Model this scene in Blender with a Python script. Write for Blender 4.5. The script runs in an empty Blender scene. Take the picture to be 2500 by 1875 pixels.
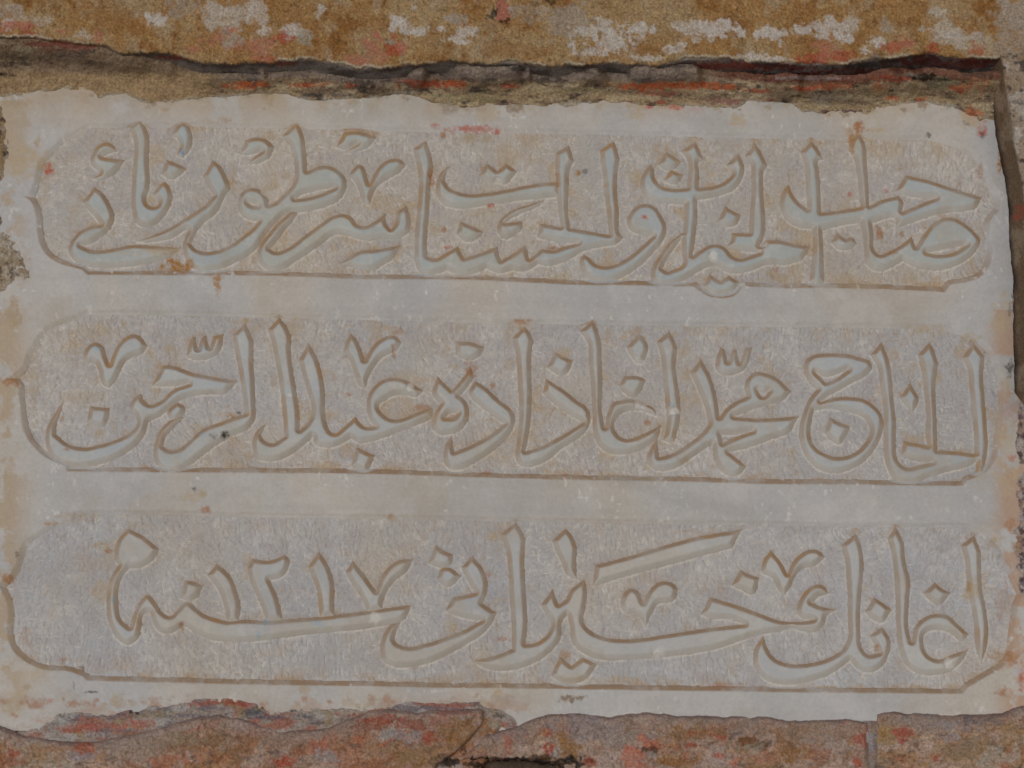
import bpy, math
import numpy as np

# ================= camera, sky, bounce lamp, exposure =================
scene = bpy.context.scene
W_PX, H_PX = 2500.0, 1875.0            # the photograph's own pixel grid, used as tracing paper
FOC = 3.0                              # focal length in image widths (108 mm on a 36 mm sensor)
PITCH = math.radians(20.0)             # the camera looks up at the plaque from below
DIST = 3.0                             # metres from the camera to the plaque

cam_data = bpy.data.cameras.new('camera')
cam_data.sensor_width = 36.0
cam_data.lens = 36.0 * FOC
cam_data.clip_start = 0.05
cam_data.clip_end = 200.0
cam = bpy.data.objects.new('camera', cam_data)
scene.collection.objects.link(cam)
cam.location = (0.0, -DIST * math.cos(PITCH), -DIST * math.sin(PITCH))
cam.rotation_euler = (math.radians(90.0) + PITCH, 0.0, 0.0)
scene.camera = cam

BOUNCE_ELEV = math.radians(-13.0)         # lamp added below the horizon, standing in for light off unseen ground
SUN_AZ = math.radians(-24.0)           # a little from the left
world = bpy.data.worlds.new('World')
scene.world = world
world.use_nodes = True
wn = world.node_tree
wn.nodes.clear()
w_out = wn.nodes.new('ShaderNodeOutputWorld')
w_bg = wn.nodes.new('ShaderNodeBackground')
w_sky = wn.nodes.new('ShaderNodeTexSky')
w_sky.sky_type = 'NISHITA'
w_sky.sun_disc = False
w_sky.sun_elevation = math.radians(24.0)
w_sky.sun_rotation = math.radians(180.0) + SUN_AZ
w_bg.inputs['Strength'].default_value = 0.05
wn.links.new(w_sky.outputs['Color'], w_bg.inputs['Color'])
wn.links.new(w_bg.outputs['Background'], w_out.inputs['Surface'])

bounce_data = bpy.data.lights.new('bounce_lamp', 'SUN')
bounce_data.energy = 1.36
bounce_data.angle = math.radians(50.0)
bounce_data.color = (1.0, 0.975, 0.965)
bounce_lamp = bpy.data.objects.new('bounce_lamp', bounce_data)
scene.collection.objects.link(bounce_lamp)
# the lamp shines along its local -Z: from (az, elev) in front of the wall towards the plaque
bounce_lamp.rotation_euler = (math.radians(90.0) - BOUNCE_ELEV, 0.0, SUN_AZ)

scene.view_settings.view_transform = 'Standard'
scene.view_settings.look = 'None'
scene.view_settings.exposure = 0.03
scene.view_settings.gamma = 1.0
scene.view_settings.use_curve_mapping = False
scene.render.resolution_x = 1024
scene.render.resolution_y = 768

# ================= tracing paper -> the wall =================
CP, SP = math.cos(PITCH), math.sin(PITCH)
CY, CZ = cam.location.y, cam.location.z
PX = 1.0 / W_PX                        # one photograph pixel on the plaque, in metres

def wall(px, py, out=0.0):
    """Photograph pixel -> point of the plane that stands `out` pixels proud of the plaque's sunk fields."""
    px = np.asarray(px, float); py = np.asarray(py, float)
    u = (px - W_PX / 2) / W_PX
    v = (H_PX / 2 - py) / W_PX
    dx, dy, dz = u, -SP * v + CP * FOC, CP * v + SP * FOC
    yp = -np.asarray(out, float) * PX
    t = (yp - CY) / dy
    return np.stack([t * dx, yp + 0.0 * t, CZ + t * dz], -1)

# ================= noise in numpy =================
def _hash(ix, iy, seed):
    h = (ix.astype(np.int64) * 374761393 + iy.astype(np.int64) * 668265263 + seed * 974634777) & 0xFFFFFFFF
    h = ((h ^ (h >> 13)) * 1274126177) & 0xFFFFFFFF
    h = ((h ^ (h >> 16)) * 2246822519) & 0xFFFFFFFF
    return ((h ^ (h >> 15)) & 0xFFFFFF) / float(0xFFFFFF)

def vnoise(x, y, seed):
    x0 = np.floor(x); y0 = np.floor(y)
    fx = x - x0; fy = y - y0
    fx = fx * fx * (3 - 2 * fx); fy = fy * fy * (3 - 2 * fy)
    a = _hash(x0, y0, seed); b = _hash(x0 + 1, y0, seed)
    c = _hash(x0, y0 + 1, seed); d = _hash(x0 + 1, y0 + 1, seed)
    return (a * (1 - fx) + b * fx) * (1 - fy) + (c * (1 - fx) + d * fx) * fy

def fbm(x, y, size, seed, octaves=4, gain=0.55):
    """Fractal noise, 0..1, largest lumps about `size` pixels."""
    s = 0.0; amp = 1.0; tot = 0.0; f = 1.0 / size
    for k in range(octaves):
        s = s + amp * vnoise(x * f + 17.3 * k, y * f - 9.1 * k, seed + k)
        tot += amp; amp *= gain; f *= 2.03
    return s / tot

def smooth(a, b, x):
    t = np.clip((x - a) / (b - a), 0, 1)
    return t * t * (3 - 2 * t)

def mix(c, colour, m):
    return c + (np.asarray(colour, float) - c) * np.clip(m, 0, 1)[..., None]

def blob(px, py, x, y, rx, ry, seed, rough=0.55, rot=0.0, far=1.12, near=0.82):
    """A ragged stain, 1 inside, 0 outside."""
    dx, dy = px - x, py - y
    if rot:
        c, s = math.cos(math.radians(rot)), math.sin(math.radians(rot))
        dx, dy = c * dx + s * dy, -s * dx + c * dy
    r = np.sqrt((dx / rx) ** 2 + (dy / ry) ** 2)
    size = max(6.0, 0.9 * min(rx, ry))
    n = fbm(px, py, size, seed, 3, 0.7) - 0.5
    return smooth(far, near, r + 2.2 * rough * n)

# ================= mesh helpers =================
def link(name, me, mat=None, parent=None):
    o = bpy.data.objects.new(name, me)
    scene.collection.objects.link(o)
    if mat: me.materials.append(mat)
    if parent: o.parent = parent
    return o

def tag(o, label, cat, group=None):
    o['label'] = label; o['category'] = cat
    if group: o['group'] = group
    return o

def sheet(name, keep, pos, col, mat, parent=None, skirt=None, soft=True):
    """Mesh of the grid cells whose four corners are kept; `skirt` = y to which the rim is drawn back."""
    ny, nx = keep.shape
    f = keep[:-1, :-1] & keep[1:, :-1] & keep[1:, 1:] & keep[:-1, 1:]
    idx = np.arange(ny * nx).reshape(ny, nx)
    q = np.stack([idx[:-1, :-1][f], idx[1:, :-1][f], idx[1:, 1:][f], idx[:-1, 1:][f]], -1)
    used = np.unique(q)
    remap = np.full(ny * nx, -1, np.int64); remap[used] = np.arange(len(used))
    q = remap[q]
    v = pos.reshape(-1, 3)[used]
    c = col.reshape(-1, 3)[used]
    if skirt is not None:
        e = np.concatenate([q[:, [0, 1]], q[:, [1, 2]], q[:, [2, 3]], q[:, [3, 0]]])
        key = np.sort(e, 1); key = key[:, 0] * len(v) + key[:, 1]
        u, inv, cnt = np.unique(key, return_inverse=True, return_counts=True)
        rim = e[cnt[inv] == 1]
        rv = np.unique(rim)
        back = np.full(len(v), -1, np.int64); back[rv] = len(v) + len(rv) + np.arange(len(rv))
        front = np.full(len(v), -1, np.int64); front[rv] = len(v) + np.arange(len(rv))   # own corners: a crisp arris
        vb = v[rv].copy(); vb[:, 1] = skirt
        q = np.concatenate([q, np.stack([front[rim[:, 1]], front[rim[:, 0]], back[rim[:, 0]], back[rim[:, 1]]], -1)])
        v = np.concatenate([v, v[rv], vb]); c = np.concatenate([c, c[rv], c[rv]])
    me = bpy.data.meshes.new(name)
    me.vertices.add(len(v)); me.vertices.foreach_set('co', v.astype(np.float32).ravel())
    me.loops.add(q.size); me.loops.foreach_set('vertex_index', q.astype(np.int32).ravel())
    me.polygons.add(len(q))
    me.polygons.foreach_set('loop_start', np.arange(0, q.size, 4, dtype=np.int32))
    me.polygons.foreach_set('loop_total', np.full(len(q), 4, np.int32))
    me.polygons.foreach_set('use_smooth', np.full(len(q), soft))
    me.update(calc_edges=True)
    a = me.color_attributes.new('tint', 'FLOAT_COLOR', 'POINT')
    a.data.foreach_set('color', np.concatenate([np.clip(c, 0, 1), np.ones((len(c), 1))], 1).astype(np.float32).ravel())
    return link(name, me, mat, parent)

# ================= materials =================
def stone_material(name, rough, grain, grain_amount, bump_scale, bump_dist, spec=0.3, streak=None):
    m = bpy.data.materials.new(name); m.use_nodes = True
    nt = m.node_tree; b = nt.nodes['Principled BSDF']
    b.inputs['Roughness'].default_value = rough
    b.inputs['Specular IOR Level'].default_value = spec
    tc = nt.nodes.new('ShaderNodeTexCoord')
    at = nt.nodes.new('ShaderNodeAttribute'); at.attribute_name = 'tint'
    n1 = nt.nodes.new('ShaderNodeTexNoise')
    n1.inputs['Scale'].default_value = grain; n1.inputs['Detail'].default_value = 6; n1.inputs['Roughness'].default_value = 0.7
    nt.links.new(tc.outputs['Object'], n1.inputs['Vector'])
    mr = nt.nodes.new('ShaderNodeMapRange')
    mr.inputs['From Min'].default_value = 0.3; mr.inputs['From Max'].default_value = 0.7
    mr.inputs['To Min'].default_value = 1 - grain_amount; mr.inputs['To Max'].default_value = 1 + grain_amount
    nt.links.new(n1.outputs['Fac'], mr.inputs['Value'])
    mu = nt.nodes.new('ShaderNodeVectorMath'); mu.operation = 'SCALE'
    nt.links.new(at.outputs['Color'], mu.inputs[0]); nt.links.new(mr.outputs['Result'], mu.inputs['Scale'])
    nt.links.new(mu.outputs['Vector'], b.inputs['Base Color'])
    n2 = nt.nodes.new('ShaderNodeTexNoise')
    n2.inputs['Scale'].default_value = bump_scale; n2.inputs['Detail'].default_value = 8; n2.inputs['Roughness'].default_value = 0.65
    nt.links.new(tc.outputs['Object'], n2.inputs['Vector'])
    bp = nt.nodes.new('ShaderNodeBump'); bp.inputs['Strength'].default_value = 1.0
    bp.inputs['Distance'].default_value = bump_dist
    nt.links.new(n2.outputs['Fac'], bp.inputs['Height'])
    nt.links.new(bp.outputs['Normal'], b.inputs['Normal'])
    return m

M_POLISHED = stone_material('worn_marble', 0.5, 300, 0.07, 400, 0.0004, 0.3)
M_TOOLED = stone_material('tooled_marble', 0.75, 330, 0.13, 420, 0.0011, 0.2)
M_LETTER = stone_material('smooth_marble', 0.45, 300, 0.05, 300, 0.0004, 0.35)
M_STONE = stone_material('sandstone', 0.95, 420, 0.42, 360, 0.0034, 0.1)
M_MORTAR = stone_material('lime_mortar', 0.95, 420, 0.42, 340, 0.0032, 0.1)

# lower edge of the mortar bed over the plaque (photograph pixels)
MORTAR_FOOT = ([-60, 0, 60, 110, 150, 205, 240, 270, 310, 350, 420, 500, 520, 620, 700, 780, 860, 960, 1080, 1150, 1260, 1360, 1480, 1600, 1740, 1800, 1830, 1930, 1960, 2010, 2120, 2150, 2190, 2250, 2330, 2390, 2430, 2500],
                   [236, 232, 234, 222, 216, 216, 240, 228, 230, 248, 246, 236, 236, 234, 230, 240, 243, 228, 252, 256, 258, 254, 252, 258, 262, 262, 246, 250, 272, 276, 274, 262, 256, 250, 256, 292, 296, 296])
# ---- the carving, traced stroke by stroke: one line per carved piece -------------------------------------
# kind | tracing window (left, top of a 640 x 480 window) | outline [ ; hole ; hole ]   ("*" = sharp corner)
CARVING = {
1: """
vowel_mark|0,260|768,470 785,395 830,335 890,310 945,322 985,380* 930,395 865,430* 960,448 1055,455* 1010,520 940,590 862,622 785,605* 845,560 800,520
letter|0,260|1190,85* 1095,190* 1120,250 1118,600 1118,880 1140,965 1190,1010 1260,1018 1330,985 1395,915 1440,840 1458,775* 1445,710 1420,665 1385,635* 1340,670 1290,742* 1335,795 1330,835 1290,848 1247,825 1235,780 1258,700 1256,450 1255,250 1225,165
vowel_mark|0,260|1455,245* 1490,180 1540,133* 1590,170 1625,260 1620,330 1590,390 1540,432* 1500,415 1520,340 1500,275
letter_dot|0,260|1405,455* 1480,480 1575,530* 1500,595 1440,612 1365,570*
letter|0,260|795,680* 870,735 930,830 968,930 930,1030 850,1105 760,1160 688,1178* 760,1210 980,1195 1100,1172 1300,1178 1525,1195* 1430,1270 1250,1325 1000,1358 870,1362 720,1345 620,1295 578,1220 600,1140 660,1070 750,1015 850,1000* 800,930 745,870 698,812*
letter|500,260|67,458* -13,590* 32,680 77,757* 12,825 -128,922 -308,1030 -568,1142* -440,1145 -280,1110 -140,1050 -165,1100 -185,1180 -165,1280 -120,1350 -40,1392 72,1385 272,1310 440,1200 520,1080 600,985 700,905 850,885 960,865 1050,835 1130,790 1190,700 1195,630 1150,560 1080,515 1000,505 930,520 865,548* 862,480 850,350 835,250 805,180 770,140* 655,258* 695,300 720,340 745,420 760,520 755,620 720,690 650,760 590,810 540,832* 530,770 490,720 420,692 350,700 295,750 280,820 295,890 340,940 400,962 450,972* 420,1010 330,1090 200,1180 90,1220 -20,1225 -80,1200 -115,1160* -80,1080 0,975 70,925 120,862 175,750 210,690 180,590 130,500;365,815* 400,818 450,843* 400,840;760,782* 830,740 950,708 1095,688* 1000,730 880,768
vowel_mark|500,260|345,290* 430,270 520,285 585,350* 540,440 450,480 370,485* 420,430 480,385* 390,410 300,405*
vowel_mark|500,260|1175,225* 1260,215 1350,230 1445,270* 1390,340 1280,385 1180,395* 1290,325* 1200,370 1110,345*
vowel_mark|500,260|1220,580* 1250,530 1310,495 1345,520 1370,590 1390,655* 1420,590 1490,490 1580,445 1650,450 1695,500* 1640,560 1530,620 1450,690 1410,770 1390,832* 1340,810 1310,740 1270,640
letter|500,260|725,888* 640,960 540,1070 460,1180 445,1260 480,1340 560,1390 650,1378 750,1320 870,1240 1000,1150 1080,1090 1180,1078 1270,1110 1380,1130 1500,1115 1640,1108 1720,1060 1738,950 1700,838* 1620,900 1605,990 1570,1037* 1540,1000 1520,908* 1450,960 1350,1010 1290,1000 1240,940 1185,910 1090,920 980,990 830,1100 690,1200 600,1230 550,1205* 590,1160 660,1060 740,970 785,895*
vowel_mark|500,260|1140,1335* 1230,1260 1310,1220 1430,1210 1530,1195 1650,1175* 1600,1270 1500,1340 1420,1380 1300,1375 1220,1350
letter|960,260|275,295* 170,365* 190,450 215,600 210,800 190,1000 180,1200 185,1310 220,1390 300,1425 380,1410 450,1383* 520,1412 600,1425 700,1402 790,1363* 850,1395 930,1405 1000,1380* 1080,1392 1150,1378 1220,1330* 1330,1345 1400,1325 1490,1290 1600,1222 1700,1195 1880,1165* 1938,1112* 1908,1060 1905,900 1890,700 1893,560 1912,450* 1880,340 1860,298* 1745,375* 1755,480 1775,620 1790,800 1810,950 1820,1085* 1650,1055 1495,1030* 1480,950 1475,800 1480,650 1490,530 1525,465* 1500,380 1480,335* 1370,400* 1370,520 1380,650 1390,850 1405,950 1412,1020* 1330,1005 1240,988* 1217,1105* 1350,1135 1450,1150 1562,1155* 1440,1185 1350,1215 1255,1203* 1150,1287* 1115,1168* 1000,1250 910,1302* 895,1260 880,1183* 730,1240 600,1282* 570,1230 550,1178* 450,1235 340,1285 290,1265* 285,1150 300,950 312,750 322,600 335,480 310,380
letter|960,260|490,495* 400,560 365,640 360,720 390,790 450,840 540,860 650,855 800,830 950,810 1100,790 1250,775 1400,760* 1400,640* 1290,645 1120,670 950,705 800,730 650,740 540,720 470,680 438,620 450,560
letter_dot|960,260|790,480* 875,547* 955,485* 1045,550* 1000,610 940,652 880,638 800,642 725,590*
vowel_mark|960,260|1280,785* 1160,825 1040,862 945,918 890,985 878,1045 905,1095 950,1115 1030,1080 1085,1030 1087,970* 1010,978 945,985* 1020,930 1140,880 1250,822
letter_dot|960,260|565,972* 650,1005 762,1060* 700,1122 620,1142 535,1080*
letter|1440,260|310,970 345,890 400,840 480,825 550,850 610,930 650,1030 620,1130 540,1230 440,1330 301,1425 191,1475 61,1480 -19,1440 -79,1360 -84,1290 -49,1250* 1,1280* 41,1325 111,1350 211,1335 341,1260 461,1160 528,1096* 440,1082 370,1060 325,1020
letter|1440,260|885,303* 770,385* 815,440 820,690* 700,695 600,668 550,605 538,540 515,490* 455,555 425,650 440,720 500,780 600,812 700,820 800,825* 795,950 785,1070* 690,1130 600,1240 530,1350 515,1430 540,1490 600,1522 690,1512 790,1470 880,1415 970,1365 1060,1330* 1110,1370 1180,1405 1270,1405 1380,1380 1490,1335 1640,1335 1790,1300* 1830,1240 1855,1185* 1720,1160 1600,1133 1495,1130* 1430,1190* 1470,1100 1480,950 1470,800 1462,650 1465,555* 1497,500* 1450,400 1390,316* 1303,430* 1350,480 1362,600 1360,800 1350,900 1345,1072* 1200,1068* 1190,1130 1160,1185* 1250,1210 1430,1235* 1330,1270 1270,1285 1205,1262 1155,1205 1110,1175 1060,1163 980,1185 930,1215 868,1262* 895,1050 908,900 905,790* 1000,775 1120,745 1220,700 1280,620 1305,530 1285,460 1250,405* 1150,500* 1200,560 1150,625 1050,672 920,690* 922,560 925,470 960,460* 925,370;775,1110* 700,1215 640,1310 612,1370* 650,1392 700,1380 780,1335 782,1240
letter_dot|1440,260|640,385* 700,420 772,470* 720,530 650,540 580,495*
letter_dot|1440,260|680,535* 787,580* 740,650 680,652 630,620*
letter_dot|1440,260|1140,843* 1200,880 1277,915* 1240,990 1150,1012 1080,970*
letter_dot|1440,260|1010,1418* 1100,1475* 1170,1428* 1267,1485* 1220,1560 1130,1592 1050,1600 955,1520*
letter|1860,260|415,300* 325,395* 355,470 370,650 385,870* 310,810 255,730 225,655* 180,715 152,810 175,910 240,985 320,1020 425,1030* 430,1200 410,1400 400,1480* 460,1510 525,1480* 520,1250 510,1045* 650,1010 830,975* 850,1080 862,1220 885,1330 935,1378 1010,1388 1100,1355 1190,1298* 1270,1345 1400,1378 1550,1373 1700,1312 1800,1225 1845,1130 1800,1065 1720,998 1620,943 1545,938 1450,985 1360,1088 1300,1190* 1262,1100* 1180,1165 1080,1220 985,1248 945,1205 942,1100 930,985* 1040,950 1110,940 1140,1025* 1280,975 1400,935 1550,897 1700,882 1800,860 1857,770* 1600,690 1400,625 1210,583* 1170,650 1128,722* 1220,752 1330,770 1465,775* 1330,828 1183,890* 1188,800 1150,757* 1000,795 905,842* 900,700 885,500 872,330 825,233* 760,285 738,365 775,440 800,560 820,720 835,850* 680,875 500,897* 495,750 482,550 480,460 512,450* 470,360;1390,1235* 1500,1215 1600,1195 1720,1170* 1650,1222 1550,1248 1460,1250
letter_dot|1860,260|630,1068* 710,1122* 760,1105 802,1160* 740,1205 650,1205 588,1150*
""",
2: """
vowel_mark|0,740|705,470 720,400 770,350 820,338 870,370 905,460 925,522* 950,440 1000,350 1070,290 1140,270 1200,300 1247,370* 1200,430 1130,455 1070,490 1020,570 980,650 925,717* 870,690 830,560 790,500 740,510
vowel_mark|0,740|1625,283* 1585,380 1575,450* 1650,480 1750,472 1840,430 1880,350 1886,266* 1800,285* 1770,382* 1735,278* 1705,300 1672,394* 1650,293*
letter|0,740|538,830* 470,920 408,1020 383,1130 400,1240 460,1325 560,1372 690,1387 860,1355 1010,1300 1140,1210 1225,1110 1260,1000 1340,962 1440,885 1540,815 1680,775 1830,770 1900,765 1950,720 2007,658* 1800,625 1600,580 1450,530 1370,528* 1330,610 1288,697* 1420,700 1595,684* 1460,735 1340,835 1265,858 1210,815 1185,760* 1110,830 1095,890 1140,950 1155,1020 1100,1090 960,1160 830,1200 700,1220 580,1190 478,1112* 480,1030 510,930
letter_dot|0,740|1410,925 1450,870 1500,838* 1562,880 1545,950 1440,985
letter_dot|0,740|760,868* 840,880 927,890* 915,980 890,1032 790,1032 735,1000*
letter|0,740|2070,183* 1963,275* 1985,400 2020,600 2050,780 2070,935* 1960,970 1850,1010 1700,1070 1600,1160 1510,1230 1440,1245 1378,1210* 1400,1130 1480,1040 1557,958* 1480,970 1400,1020 1340,1090 1310,1170 1295,1270 1320,1360 1400,1420 1490,1425 1600,1370 1700,1290 1850,1185 1950,1125 2080,1070 2145,1000 2155,850 2152,700 2140,500 2142,330* 2110,255
letter|500,740|875,343* 795,485* 830,620 872,770 905,890 870,1010 800,1075* 800,940 775,760 750,600 730,450 728,285* 690,200 630,128* 535,230* 562,320 595,480 630,680 655,900 672,1130* 560,1185 500,1155 475,1110* 495,1060 525,1020* 450,1068 408,1145 403,1230 430,1300 520,1332 610,1330 720,1285 830,1205 912,1125* 940,1195 1010,1215 1085,1215 1160,1185 1235,1138* 1290,1175 1400,1168 1550,1120 1700,1060 1850,1005 1920,970* 1925,880* 1800,920 1700,962 1610,985 1525,955 1470,865 1520,820 1600,780 1700,775 1790,795* 1840,743* 1750,680 1640,633 1530,640 1430,700 1380,780 1365,870 1390,980 1437,1046* 1345,1040 1270,961* 1180,1040 1080,1100 1040,1050 1015,950 1015,800 1000,650 960,500 920,410
vowel_mark|500,740|1230,260* 1180,370 1175,400 1220,480 1270,620 1310,705* 1350,705 1380,640 1430,540 1490,470 1560,430 1630,390 1662,340* 1620,290 1550,282 1470,320 1400,390 1350,485* 1320,390 1280,310
letter_dot|500,740|1280,1218* 1350,1250 1432,1285* 1390,1390 1360,1427 1290,1402 1238,1370*
letter|960,740|375,620* 335,780 400,850* 345,940 325,1040 380,1105 460,1110 560,1075 625,1000 640,900 605,820 560,785* 640,690 675,620 652,545* 570,650 495,737* 435,680;440,970* 480,930 540,930* 520,962
letter|960,740|690,656* 640,765 690,830 800,920 937,1020* 850,1090 700,1180 515,1258* 500,1180 495,1113* 430,1225 425,1320 480,1400 570,1402 700,1340 850,1245 980,1110 1030,985 1005,910 900,825 790,720
letter|960,740|1110,203* 1003,300* 1035,420 1048,600 1062,800 1060,1000 1045,1150 1035,1240 1035,1310 1080,1372 1150,1382 1280,1340 1420,1230 1560,1140 1640,1060 1665,980 1640,890 1550,822 1420,720 1290,641* 1263,760* 1380,865 1500,945 1600,1010* 1500,1072 1350,1160 1250,1212 1115,1252* 1140,1130 1165,950 1168,700 1165,450 1182,320* 1150,252
letter_dot|960,740|1365,418* 1430,450 1517,490* 1470,590 1430,612 1350,582 1298,545*
vowel_mark|960,740|528,333* 650,335 772,375* 730,450 640,482 528,440*
letter|1440,740|26,146* -81,245* -19,340 -8,500 10,700 22,900 35,1100 70,1190 130,1250 240,1277 380,1255 480,1210 580,1130 600,1028* 480,1090 380,1135 300,1147 230,1105 205,1020 235,960 310,912 420,905 562,950* 545,895 450,845 360,815 270,822 195,845 150,930 128,1052* 100,900 105,700 100,500 95,350 60,220
vowel_mark|1440,740|415,266* 308,380* 350,450 400,505 440,512* 480,440 490,370 460,310
vowel_mark|1440,740|290,618* 440,630 470,650* 430,740 380,792 310,772 243,700*
letter|1440,740|670,248* 563,332* 600,450 615,600 640,850 650,1000 620,1160* 700,1172 740,1080 765,900 745,700 725,500 737,390* 710,310
letter|1440,740|935,476* 850,592* 900,700 950,820 985,930 1000,1015 960,1080 870,1160 750,1242 650,1287 585,1302* 575,1230 570,1146* 510,1230 485,1320 520,1390 600,1415 720,1395 830,1330 930,1255 1035,1190* 1050,1320 1100,1405 1180,1462 1260,1450 1317,1380* 1240,1310 1173,1260* 1350,1215 1550,1140 1690,1085 1735,1010 1767,955* 1600,968 1400,975 1218,962* 1350,905 1500,858 1640,815 1697,745* 1600,650 1500,600 1420,583 1340,620 1305,700 1325,790* 1220,840 1140,900 1093,967* 1085,880 1060,750 1015,610;1420,740* 1460,758 1510,745* 1460,795;1105,1110* 1200,1112 1372,1083* 1230,1132 1120,1188*
vowel_mark|1440,740|1100,378* 1065,480 1065,560 1110,600 1200,602 1290,570 1340,500 1367,378* 1310,385* 1265,512* 1235,400* 1205,400* 1165,502* 1140,398*
letter|1860,740|352,560 370,490 430,445 550,430 720,438 912,488* 930,545 880,610 750,680 650,735 570,780 498,836* 600,803 750,793 870,818 960,878 1020,960 1015,1100 960,1220 870,1330 750,1405 620,1435 480,1400 375,1300 325,1180 315,1060 345,930 400,810 462,730* 395,660;455,590* 520,620 722,568* 620,640 540,672*;440,905* 560,890 700,915 820,945 895,1010 910,1090 850,1205 760,1275 640,1300 530,1270 430,1185 410,1090 420,1000
letter_dot|1860,740|570,963* 640,1000 747,1045* 700,1142 660,1192 580,1152 528,1095*
letter|1860,740|1010,336* 913,440* 970,530 1000,700 1022,850 1025,1100 1030,1260 1070,1420 1120,1495 1210,1525 1320,1510 1420,1470 1560,1425 1700,1390 1810,1340* 1800,1450* 1860,1472* 1905,1220 1895,1000 1880,800 1868,600 1877,455* 1830,400 1780,336* 1693,465* 1738,560 1750,700 1770,900 1788,1100 1797,1277* 1650,1255 1480,1245* 1478,1100 1470,900 1465,700 1487,520* 1455,415 1415,336* 1316,440* 1345,560 1368,750 1388,950 1385,1130 1397,1205* 1300,1185 1193,1166* 1173,1285* 1290,1328 1437,1345* 1320,1372 1215,1388 1145,1320 1132,1200 1130,1000 1110,800 1090,600 1065,470
letter_dot|1860,740|1250,673* 1163,800* 1210,860 1270,922* 1310,860 1325,810 1290,740
""",
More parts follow.
